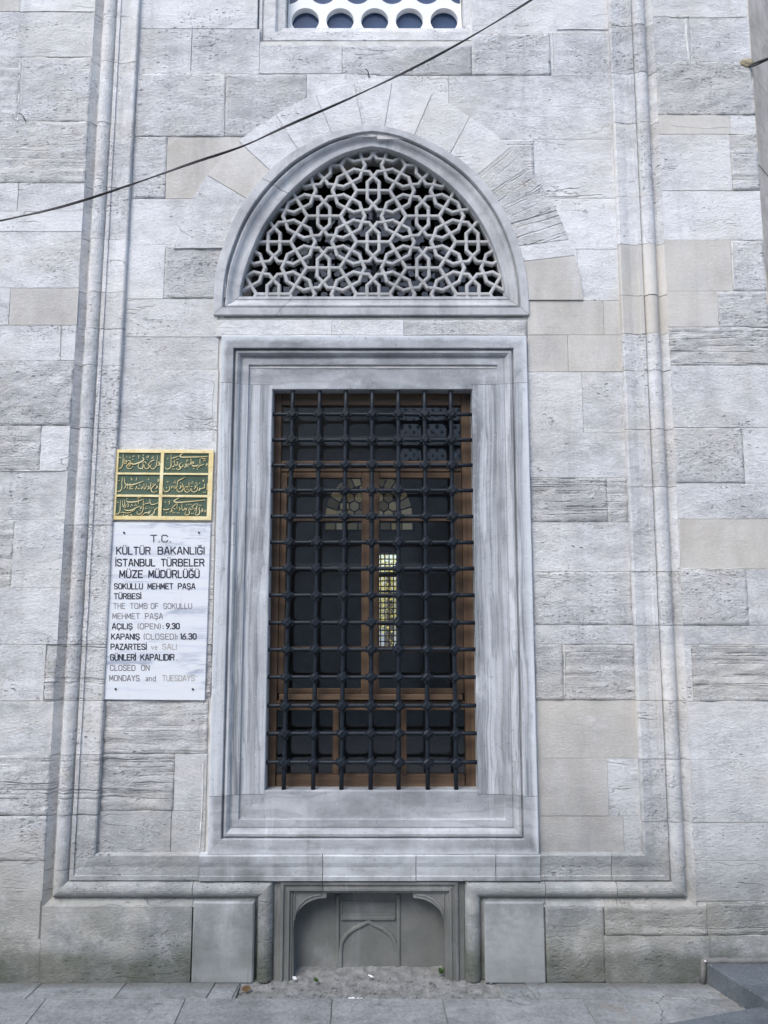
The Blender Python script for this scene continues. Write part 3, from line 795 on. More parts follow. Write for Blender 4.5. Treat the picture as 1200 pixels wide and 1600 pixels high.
for nm, zz, sg in (('lintel', zj0, 1), ('sill', zj1, -1)):
    a_ = sring(); cut(a_, (0, 0, zz + sg * jg), (0, 0, -sg))
    b_ = sring(); cut(b_, (0, 0, zz + sg * jg), (0, 0, sg)); cut(b_, (0, 0, 1.7), (0, 0, -sg)); cut(b_, (OX0 + .0006, 0, 0), (-1, 0, 0)); cut(b_, (OX1 - .0006, 0, 0), (1, 0, 0))
    merged(nm, [a_, b_], M_LINT)
for sg, ox in ((-1, OX0), (1, OX1)):
    a_ = sring(); cut(a_, (0, 0, zj0 - jg), (0, 0, 1)); cut(a_, (0, 0, zj1 + jg), (0, 0, -1)); cut(a_, (ox, 0, 0), (-sg, 0, 0)) if False else cut(a_, (ox - sg * .0004, 0, 0), (-sg, 0, 0))
    merged('jamb', [a_], M_JAMB)
boxobj('joint_bed', (SX0 + .003, OX0 - .004, .046, .15, SZ0 + .01, SZ1 - .01), M_MORTD, SUR)
boxobj('joint_bed', (OX1 + .004, SX1 - .003, .046, .15, SZ0 + .01, SZ1 - .01), M_MORTD, SUR)

# --- wooden casement behind the bars
WY = .108
WN = empty('wooden_casement', B)
def wbar(nm, x0, x1, y0, y1, ya=0.0, yb=.045, along=None, mat=None):
    a = P(x0, y0, WY + ya); b = P(x1, y1, WY + ya)
    ym = (y0 + y1) / 2
    xa, xb = X(x0, ym, WY + ya), X(x1, ym, WY + ya)
    bm = bmesh.new(); box(bm, xa, xb, WY + ya, WY + yb, b.z, a.z); bevel(bm, .003)
    o = obj(nm, bm, mat or M_WOOD, WN); o['along'] = float((xb - xa) > (a.z - b.z)) if along is None else along
    return o
fx0, fx1 = OX0 - .001, OX1 + .001
def wrail(nm, xa, xb, y0, y1, ya=0.0, yb=.045, along=1.0):
    bm = bmesh.new(); box(bm, xa, xb, WY + ya, WY + yb, Z(y1, WY + ya), Z(y0, WY + ya)); bevel(bm, .003)
    o = obj(nm, bm, M_WOOD, WN); o['along'] = along; return o
# outer frame
wrail('frame_rail', fx0 + .036, fx1 - .046, 606, 633)
wrail('frame_rail', fx0 + .04, fx1 - .05, 1211, 1239)
wrail('frame_stile', fx0, fx0 + .036, 602, 1239, along=0.0)
wrail('frame_stile', fx1 - .046, fx1, 602, 1239, along=0.0)
ix0, ix1 = fx0 + .0365, fx1 - .0465
wrail('transom', ix0, ix1, 720, 729, -.004)
wrail('transom', ix0, ix1, 729.6, 737, .006)
wrail('transom', ix0 + .012, ix1 - .012, 1085, 1094, -.02)          # weather bar
wrail('transom', ix0, ix1, 1094.5, 1110, .002)
# casements
c0 = X(565, 900, WY + .01); c1 = X(578, 900, WY + .01); c2 = X(592.5, 900, WY + .01)
def sash(xa, xb, wl, wr):
    z0, z1 = 1084, 738
    s_ = empty('casement', WN)
    def w(nm, a, b, y0, y1, al, ya=.010, yb=.042):
        bm = bmesh.new(); box(bm, a, b, WY + ya, WY + yb, Z(y1, WY + ya), Z(y0, WY + ya)); bevel(bm, .0025)
        o = obj(nm, bm, M_WOOD, WN); o['along'] = al; return o
    bpy.data.objects.remove(s_)
    w('sash_stile', xa, xa + wl, z1, z0, 0.0); w('sash_stile', xb - wr, xb, z1, z0, 0.0)
    w('sash_rail', xa + wl, xb - wr, 738, 747, 1.0); w('sash_rail', xa + wl, xb - wr, 1076, 1084, 1.0)
    w('glazing_bar', xa + wl, xb - wr, 808, 814.5, 1.0, .016, .036); w('glazing_bar', xa + wl, xb - wr, 1010.5, 1019, 1.0, .016, .036)
    for y0, y1 in ((747, 808), (814.5, 1010.5), (1019, 1076)):
        bm = bmesh.new(); box(bm, xa + wl - .002, xb - wr + .002, WY + .025, WY + .028, Z(y1, WY) - .01, Z(y0, WY) + .01)
        o = obj('pane', bm, M_GLASS, WN)
sash(ix0, c1 - .0008, .030, c1 - c0); sash(c1 + .0008, ix1, c2 - c1, .036)
for x0, x1 in ((519.5, 529.5), (627, 635.5)):
    wrail('mullion', X(x0, 1160, WY + .002), X(x1, 1160, WY + .002), 1110, 1211, .002, along=0.0)
for xa, xb, y0, y1 in ((ix0, ix1, 633, 720), (ix0, X(519.5, 1160, WY), 1110, 1211), (X(529.5, 1160, WY), X(627, 1160, WY), 1110, 1211), (X(635.5, 1160, WY), ix1, 1110, 1211)):
    bm = bmesh.new(); box(bm, xa - .004, xb + .004, WY + .025, WY + .028, Z(y1, WY) - .008, Z(y0, WY) + .008); obj('pane', bm, M_GLASS, WN)

# --- iron grille
GY = .058
GR = empty('iron_grille', B)
hys = [647.5, 687.5, 727, 766.5, 807, 847.5, 888.5, 930, 973, 1014.8, 1058, 1102.5, 1146, 1191]
vt = [457, 499, 540.3, 581.5, 622.3, 663.5, 704.6]; vb = [444.4, 490, 534, 579.2, 622.6, 668, 712.2]
hz_ = [Z(y, GY) for y in hys]
vx = [(X(a, 647.5, GY), X(b, 1191, GY)) for a, b in zip(vt, vb)]
for zz in hz_:
    bm = bmesh.new(); n = 12; j = random.uniform(0, 9)
    tube(bm, [(OX0 - .02 + (OX1 - OX0 + .04) * k / n, GY + .0, zz + .0012 * noise.noise((k * .7, j, 0))) for k in range(n + 1)], .0092, 8)
    obj('bar', bm, M_IRON, GR, smooth=True)
def vxz(i, z):
    a, b = vx[i]; return b + (a - b) * (z - hz_[-1]) / (hz_[0] - hz_[-1])
for i in range(7):
    bm = bmesh.new(); n = 20; z0_, z1_ = OZ0 - .001, OZ1 + .02
    tube(bm, [(vxz(i, z0_ + (z1_ - z0_) * k / n) + .0012 * noise.noise((k * .7, i, 4)), GY - .002, z0_ + (z1_ - z0_) * k / n) for k in range(n + 1)], .0102, 8)
    obj('bar', bm, M_IRON, GR, smooth=True)
km = bmesh.new()
h_ = .0175
Mk = Matrix.Rotation(R(45), 4, 'Y')
box(km, -h_, h_, -.024, .024, -h_, h_, M=Mk); bmesh.ops.bevel(km, geom=km.edges[:], offset=.007, segments=1, affect='EDGES')
for d in (((-.025, .025), (-.0125, .0125)), ((-.0125, .0125), (-.025, .025))):
    vs = box(km, d[0][0], d[0][1], -.0145, .0145, d[1][0], d[1][1])
kme = bpy.data.meshes.new('knot'); bmesh.ops.recalc_face_normals(km, faces=km.faces[:]); km.to_mesh(kme); km.free(); kme.materials.append(M_IRON)
for i in range(7):
    for zz in hz_:
        o = bpy.data.objects.new('knot', kme); link(o, GR); o.location = (vxz(i, zz), GY - .001, zz)
        o.rotation_euler = (random.uniform(-.08, .08), random.uniform(-.12, .12), random.uniform(-.08, .08))
        sc = random.uniform(.94, 1.06); o.scale = (sc, sc, sc)

# --- upper window: plaster roundels
UW = empty('roundel_window', B)
ux0, ux1, uz0, uz1 = X(449, 40, .12), X(722, 40, .12), Z(55, .12), 5.75
pitch = (X(694, 33, .12) - X(477, 33, .12)) / 4; rr = .071; x00 = X(477, 33, .12); z00 = Z(32, .12)
rows_, pitz = 8, Z(-12, .12) - Z(33, .12)
verts, edges, circ = [Vector((ux0, uz0)), Vector((ux1, uz0)), Vector((ux1, uz1)), Vector((ux0, uz1))], [(0, 1), (1, 2), (2, 3), (3, 0)], []
for r_ in range(rows_):
    for k in range(-1, 6):
        cx = x00 + pitch * (k + (.5 if r_ % 2 else 0)); cz = z00 + pitz * r_
        a = max(cx - rr, ux0 + .006); b = min(cx + rr, ux1 - .006)
        if b - a < .03 or cz + rr > uz1 - .01: continue
        ring_ = []
        for q in range(28):
            t = 2 * math.pi * q / 28; ring_.append(Vector((min(max(cx + rr * math.cos(t), ux0 + .006), ux1 - .006), cz + rr * math.sin(t))))
        circ.append((cx, cz, a, b, ring_))
        base = len(verts); verts += ring_; edges += [(base + q, base + (q + 1) % 28) for q in range(28)]
vo, eo, fo_, *_ = delaunay_2d_cdt(verts, edges, [], 1, 1e-5)
pm = bmesh.new(); bv = [pm.verts.new((v.x, .12, v.y)) for v in vo]; 
for f in fo_:
    c = sum((vo[i] for i in f), Vector((0, 0))) / len(f)
    if any((c.x - cx) ** 2 + (c.y - cz) ** 2 < (rr * .985) ** 2 for cx, cz, *_ in circ): continue
    pm.faces.new([bv[i] for i in f])
for v in [v for v in pm.verts if not v.link_faces]: pm.verts.remove(v)
ex = bmesh.ops.extrude_face_region(pm, geom=pm.faces[:])
for v in ex['geom']:
    if isinstance(v, bmesh.types.BMVert): v.co.y += .034
obj('plaster_screen', pm, M_PLAST, UW)
for cx, cz, a, b, ring_ in circ:
    bm = bmesh.new(); bm.faces.new([bm.verts.new((p.x, .150, p.y)) for p in ring_]); o = obj('pane', bm, M_GLASSB, UW, normals=False)
boxobj('window_backing', (ux0, ux1, .158, .17, uz0, uz1), simple('reflected_sky_tint', (.085, .125, .19), (.11, .155, .225), 3), UW)  # added sheet, its blue-grey painted in for the sky mirrored in the panes
# its stone frame
uo = rectloop(X(403, 66, .03), X(765, 66, .03), Z(66, .03), 5.9, 10)
ui = rectloop(ux0, ux1, uz0, uz1, 10)
bm = ring(uo, ui, [(0, .07), (0, .044), (.03, .041), (.12, .041), (.14, .052), (.18, .052), (.2, .043), (.62, .045), (.70, .062), (.97, .070), (1, .17)], True, .002)
o = obj('frame_stone', bm, M_LIME, UW); style(o, 's')

# --- wide smeared joints
def smear(pxs, w, yy):
    q = catmull([Vector(p) for p in pxs], 10); bm = bmesh.new(); prev = None; sd = random.uniform(0, 40)
    for i, p in enumerate(q):
        d = (q[min(i + 1, len(q) - 1)] - q[max(i - 1, 0)]).normalized(); n_ = Vector((-d.y, d.x))
        a = w * (.55 + .9 * noise.noise((i * .45, sd, 0))); b = w * (.55 + .9 * noise.noise((i * .45, sd, 7)))
        A_, B_, C_ = P(*(p + n_ * a), yy), P(*p, yy - .0022), P(*(p - n_ * b), yy)
        A_.y += .004; C_.y += .004
        row = [bm.verts.new(v) for v in (A_, B_, C_)]
        if prev:
            for k in range(2): bm.faces.new((prev[k], prev[k + 1], row[k + 1], row[k]))
        prev = row
    return obj('mortar_joint', bm, M_SMEAR, B, normals=False)
M_SMEAR = simple('pale_smeared_mortar', (.50, .50, .475), (.72, .715, .69), 26, bump=.8, bd=.006)
for pxs, w, yy in ((((1048, 26), (1100, 27), (1163, 26)), 3, 0), (((1072, 28), (1074, 60), (1078, 96)), 5, 0), (((32, 92), (30, 140), (28, 188)), 4, 0), (((300, 40), (298, 75), (297, 108)), 2.2, Y_IN),
                   (((863, 50), (864, 80), (865, 110)), 2.6, Y_IN), (((351, 112), (350, 160), (350, 206)), 2.2, Y_IN), (((870, 46), (905, 45), (950, 46)), 2.5, Y_IN),
                   (((30, 18), (80, 17), (143, 18)), 2, 0), (((94, 512), (94, 535), (93, 562)), 2.6, 0), (((1145, 380), (1146, 420), (1148, 452)), 3, 0), 
                   (((334, 600), (331, 640), (333, 690)), 3.2, Y_IN), (((832, 830), (834, 900), (837, 980)), 1.8, Y_IN), (((318, 1190), (316, 1260), (312, 1325)), 3.2, Y_IN),
                   (((262, 463), (300, 464), (337, 463)), 1.6, Y_IN), (((340, 522), (420, 523), (500, 522), (600, 523), (700, 522), (820, 523)), 2.0, Y_IN - .004), (((1062, 812), (1063, 850), (1062, 888)), 2.2, 0),
                   (((1064, 889), (1100, 890), (1160, 888)), 2.2, 0), (((882, 1010), (883, 1050), (882, 1093)), 2, Y_IN), (((0, 735), (40, 736), (100, 735)), 2, 0),
                   (((1120, 470), (1122, 490), (1118, 508)), 3.5, 0), (((845, 305), (880, 306), (940, 303)), 3.5, Y_IN), (((1050, 196), (1100, 200), (1138, 198)), 3.0, 0)):
    smear(pxs, w, yy - .001)

# --- carved niche below the sill
NI = empty('fountain_niche', B)
nx0, nx1, nzt = X(437, 1450), X(717, 1450), Z(1380)
def npt(a, b, y=0.0): return Vector((X(a, b, y), Z(b, y)))
# opening outline, from bottom left round to bottom right
op = [npt(456.7, 1545), npt(456.7, 1455)]
for k in range(9):
    t = math.pi / 2 * k / 8; op.append(npt(457 + 50 * (1 - math.cos(t)), 1452 - 44 * math.sin(t)))
op += [npt(509, 1407.5), npt(509, 1397), npt(646, 1397), npt(646, 1407.5)]
for k in range(9):
    t = math.pi / 2 * (1 - k / 8); op.append(npt(696 - 49 * (1 - math.cos(t)), 1452 - 44 * math.sin(t)))
op += [npt(696, 1455), npt(696, 1545)]
bm = bmesh.new()
YN = .022
outer = [Vector((nx0 + .048, -.04)), Vector((nx0 + .048, nzt - .038)), Vector((nx1 - .048, nzt - .038)), Vector((nx1 - .048, -.04))]
vs = outer + op[::-1]; ed = [(i, (i + 1) % len(vs)) for i in range(len(vs))]
vo, eo, fo2, *_ = delaunay_2d_cdt(vs, ed, [], 1, 1e-5)
bv = [bm.verts.new((v.x, YN + .012, v.y)) for v in vo]
for f in fo2: bm.faces.new([bv[i] for i in f])
ex = bmesh.ops.extrude_face_region(bm, geom=bm.faces[:])
for v in ex['geom']:
    if isinstance(v, bmesh.types.BMVert): v.co.y += .10
obj('niche_front', bm, M_NICHE, NI)
# stepped frame round it
fr = [(-.034, .07), (-.034, .030), (-.004, .027), (0, YN - .004), (.006, YN - .006), (.012, YN - .006), (.014, YN + .002), (.026, YN + .002), (.028, YN - .004), (.038, YN - .004), (.040, YN + .006), (.049, YN + .0065), (.049, .07)]
sweep('niche_frame', [(nx0, -.04), (nx0, nzt), (nx1, nzt), (nx1, -.04)], fr, -1, [[], [X(504, 1380)], []], NI, M_NICHE, 's', wear=.0008)
# engraved spandrels
def ridge(pts, w, y0, y1, nm='moulding', close=False, par=NI, mat=None):
    bm = bmesh.new(); pts = [Vector(p) for p in pts]; n = len(pts); rows = []
    for i, p in enumerate(pts):
        a = pts[i - 1] if (i or close) else p; c = pts[(i + 1) % n] if (i < n - 1 or close) else p
        d1 = (p - a).normalized() if (p - a).length > 1e-7 else (c - p).normalized(); d2 = (c - p).normalized() if (c - p).length > 1e-7 else d1
        m = Vector((-(d1 + d2).y, (d1 + d2).x)); m.normalize(); k = max(.4, m.dot(Vector((-d1.y, d1.x)))); m = m / k
        rows.append([bm.verts.new(((p + m * o).x, y, (p + m * o).y)) for o, y in ((-w, y0), (-w * .7, y1 + .001), (-w * .3, y1), (w * .3, y1), (w * .7, y1 + .001), (w, y0))])
    pr = list(zip(rows, rows[1:])) + ([(rows[-1], rows[0])] if close else [])
    for r0, r1 in pr:
        for q in range(5): bm.faces.new((r0[q], r0[q + 1], r1[q + 1], r1[q]))
    return obj(nm, bm, mat or M_NICHE, par)
yN = YN + .012
for sgn in (0, 1):
    mx = (lambda a: a) if sgn == 0 else (lambda a: 1153 - a)
    tri = [npt(mx(459), 1394.5), npt(mx(500), 1394.5), npt(mx(500), 1401)]
    for k in range(6):
        t = math.pi / 2 * (1 - k / 5); tri.append(npt(mx(459 + 41 * (1 - math.cos(t))), 1441 - 38 * math.sin(t)))
    ridge(tri, .004, yN + .001, yN - .004, 'spandrel_moulding', True)
# back panel with carved blind arch
YB = .115
bm = bmesh.new(); box(bm, X(445, 1460), X(708, 1460), YB, YB + .05, -.06, Z(1388)); obj('back_panel', bm, M_NICHE, NI)
bp = lambda a, b: Vector((X(a, b, YB), Z(b, YB)))
for a in (527.5, 622.5): ridge([bp(a, 1540), bp(a, 1398)], .009, YB + .002, YB - .008, 'pilaster_strip')
ridge([bp(533, 1433.5), bp(617, 1433.5)], .011, YB + .002, YB - .010, 'cross_moulding')
ridge([bp(533.5, 1409.5), bp(616.5, 1409.5), bp(616.5, 1429), bp(533.5, 1429)], .005, YB + .002, YB - .005, 'carved_tablet', True)
arch = [(532, 1540), (532, 1485), (534, 1471), (541, 1460), (552, 1451), (565, 1445), (575.5, 1439)]
arch = arch + [(1151 - a, b) for a, b in arch[-2::-1]]
ridge([bp(*q) for q in arch], .009, YB + .002, YB - .008, 'blind_arch')
# dressed blocks either side
for x0, x1 in ((299.8, 396.5), (757.5, 852.5)):
    o = stone(B, rect(x0, x1, 1409.5, 1538), 's', .0, mat=M_SILL, name='plinth_block', cham=.006)
boxobj('niche_backing', (X(430, 1400), X(724, 1400), .075, .10, Z(1392), Z(1365)), M_NICHE, NI)

M_TAN = simple('tan_limestone', (.42, .36, .29), (.72, .63, .53), 5, bump=.8, bd=.008, det=9)
# --- side facets of the octagon
for sg in (1, -1):
    cx = CORN if sg > 0 else CORNL
    Mf = Matrix.Translation((cx, 0, 0)) @ Matrix.Rotation(R(45) * sg, 4, 'Z')
    zz = -.05
    i = 0
    while zz < 6:
        hgt = random.choice((.24, .28, .30, .2)); L = 3.2; n_ = 5; xs = [0] + sorted(random.uniform(.5, 1) + k * .62 for k in range(4)) + [L]
        if abs(xs[1]) < .3: xs[1] = .5
        for a, b in zip(xs, xs[1:]):
            if b - a < .05: continue
            q = [(a * sg, zz), (b * sg, zz), (b * sg, zz + hgt), (a * sg, zz + hgt)]
            stone(B, q, 'g', .0, M=Mf, fine=False, mat=M_TAN if sg > 0 else None)
        zz += hgt; i += 1
    bm = bmesh.new(); box(bm, min(.01 * sg, 3.2 * sg), max(.01 * sg, 3.2 * sg), .012, .4, -.3, 6.2, M=Mf); obj('mortar_backing', bm, M_MORT, B)

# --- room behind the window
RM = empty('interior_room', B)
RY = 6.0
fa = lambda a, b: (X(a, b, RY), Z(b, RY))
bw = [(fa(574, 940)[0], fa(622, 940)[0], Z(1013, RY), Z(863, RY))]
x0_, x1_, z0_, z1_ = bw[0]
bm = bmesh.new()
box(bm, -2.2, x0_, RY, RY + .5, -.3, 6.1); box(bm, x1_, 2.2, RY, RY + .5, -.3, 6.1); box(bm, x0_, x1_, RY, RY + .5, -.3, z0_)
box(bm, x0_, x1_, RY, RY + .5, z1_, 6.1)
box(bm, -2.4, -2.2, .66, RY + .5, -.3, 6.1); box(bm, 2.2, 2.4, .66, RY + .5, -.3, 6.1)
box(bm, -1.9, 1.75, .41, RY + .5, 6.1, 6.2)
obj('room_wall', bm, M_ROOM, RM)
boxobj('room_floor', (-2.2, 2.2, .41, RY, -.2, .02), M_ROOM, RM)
# grid in the far bright window
bm = bmesh.new()
for k in range(1, 7): x = x0_ + (x1_ - x0_) * k / 7; box(bm, x - .007, x + .007, RY + .25, RY + .262, z0_, z1_)
for k in range(1, 17): z = z0_ + (z1_ - z0_) * k / 17; box(bm, x0_, x1_, RY + .263, RY + .275, z - .007, z + .007)
box(bm, x0_, x1_, RY + .1, RY + .16, Z(901, RY), Z(893, RY)); box(bm, x0_, x1_, RY + .1, RY + .14, Z(925.5, RY), Z(922, RY))
obj('far_window_grille', bm, M_IRON, RM)
# far arched window of hexagonal panes
HA = empty('hexagon_window', RM); HA.parent = B
cxp = 576.5; sx = 1150 / 9.34
base = Vector(fa(cxp, 813)); hw = (X(645, 800, RY) - X(508, 800, RY)) / 2; ht = Z(738, RY) - Z(813, RY)
lead = bmesh.new(); box(lead, base.x - hw - .03, base.x + hw + .03, RY - .012, RY - .002, base.y - .14, base.y - .03)
out_ = []
for k in range(25):
    t = math.pi * k / 24; out_.append(Vector((base.x - hw * math.cos(t), base.y + ht * math.sin(t) ** .85)))
lead.faces.new([lead.verts.new((p.x, RY - .012, p.y)) for p in [Vector((base.x - hw, base.y - .03))] + out_ + [Vector((base.x + hw, base.y - .03))]])
obj('window_leads', lead, M_IRON, HA, normals=False)
def hpane(poly, yy=RY - .02):
    bm = bmesh.new(); bm.faces.new([bm.verts.new((p.x, yy, p.y)) for p in poly]); return obj('pane', bm, M_LIT, HA, normals=False)
NB = 14
for k in range(NB):
    a0, a1 = math.pi * (k + .08) / NB, math.pi * (k + .92) / NB; pl = []
    for t, q in ((a0, 1), ((a0 + a1) / 2, 1), (a1, 1), (a1, .76), ((a0 + a1) / 2, .76), (a0, .76)):
        pl.append(Vector((base.x - hw * q * .985 * math.cos(t), base.y + ht * q * .985 * math.sin(t) ** .85)))
    hpane(pl)
rh = hw * .125
for i in range(-6, 7):
    for j in range(-1, 9):
        c = base + Vector((rh * 1.78 * (i + (.5 if j % 2 else 0)), rh * 1.55 * j + rh))
        dx = (c.x - base.x) / (hw * .68); dz = (c.y - base.y) / (ht * .70)
        if dx * dx + dz * dz > 1.0 or c.y < base.y: continue
        hpane([c + Vector((rh * .88 * math.sin(R(60 * q)), rh * .88 * math.cos(R(60 * q)))) for q in range(6)])
for k in range(8):
    xa = base.x - hw + 2 * hw * (k + .06) / 8; xb = base.x - hw + 2 * hw * (k + .94) / 8
    hpane([Vector((xa, base.y - .12)), Vector((xb, base.y - .12)), Vector((xb, base.y - .04)), Vector((xa, base.y - .04))])

# ------------------------------------------------------------------ inscription panel
def bridge(quad, y): return [Vector((p.x, y, p.z)) for p in quad]
IY = .016
IP = tag(empty('inscription_panel', loc=(0, 0, 0)), 'green and gold panel of raised Arabic script above the white marble plaque', 'plaque')
def quadslab(name, pxq, yf, yb, mat, parent, bv=.0):
    bm = bmesh.new(); f = [bm.verts.new(P(a, b, yf)) for a, b in pxq]; k = [bm.verts.new((v.co.x, yb, v.co.z)) for v in f]
    n = len(f); bm.faces.new(f); bm.faces.new(k[::-1])
    for i in range(n): bm.faces.new((f[i], k[i], k[(i + 1) % n], f[(i + 1) % n]))
    if bv: bevel(bm, bv)
    return obj(name, bm, mat, parent)
OQ = [(181, 702), (334, 703), (330, 813), (174.5, 812)]
quadslab('backplate', [(182, 703), (333, 704), (329, 812), (175.5, 811)], IY + .004, Y_IN + .004, M_GREEN, IP)
def bil(q, u, v):
    a = Vector(q[0]).lerp(Vector(q[1]), u); b = Vector(q[3]).lerp(Vector(q[2]), u); return a.lerp(b, v)
def strip(u0, u1, v0, v1, nm='frame_bar'):
    return quadslab(nm, [tuple(bil(OQ, a, b)) for a, b in ((u0, v0), (u1, v0), (u1, v1), (u0, v1))], IY - .002, IY + .006, M_BRASS, IP, .0012)
strip(0, 1, 0, .048); strip(0, 1, .945, 1); strip(0, .033, .048, .945); strip(.952, 1, .048, .945)
strip(.462, .496, .048, .945); strip(.033, .462, .330, .358); strip(.496, .952, .330, .358); strip(.033, .462, .642, .675); strip(.496, .952, .642, .675)
def ribbon(bm, pts, y0, y1, minw=0):
    """pts: [(px, py, halfwidth px)]"""
    q = [Vector(p) for p in pts]
    if len(q) > 2: q = catmull(q, 4)
    rows = []; n = len(q)
    for i, p in enumerate(q):
        d = Vector((q[min(i + 1, n - 1)] - q[max(i - 1, 0)]).xy)
        d = d.normalized() if d.length > 1e-6 else Vector((1, 0)); m = Vector((-d.y, d.x)) * max(p.z, minw)
        e = d * p.z * .5 * (-1 if i == 0 else 1 if i == n - 1 else 0)
        rows.append([bm.verts.new(P(p.x + e.x + o * m.x, p.y + e.y + o * m.y, y)) for o, y in ((-1, y0), (-.6, y1), (.6, y1), (1, y0))])
    for r0, r1 in zip(rows, rows[1:]):
        for k in range(3): bm.faces.new((r0[k], r0[k + 1], r1[k + 1], r1[k]))
    bm.faces.new(rows[0]); bm.faces.new(rows[-1][::-1])
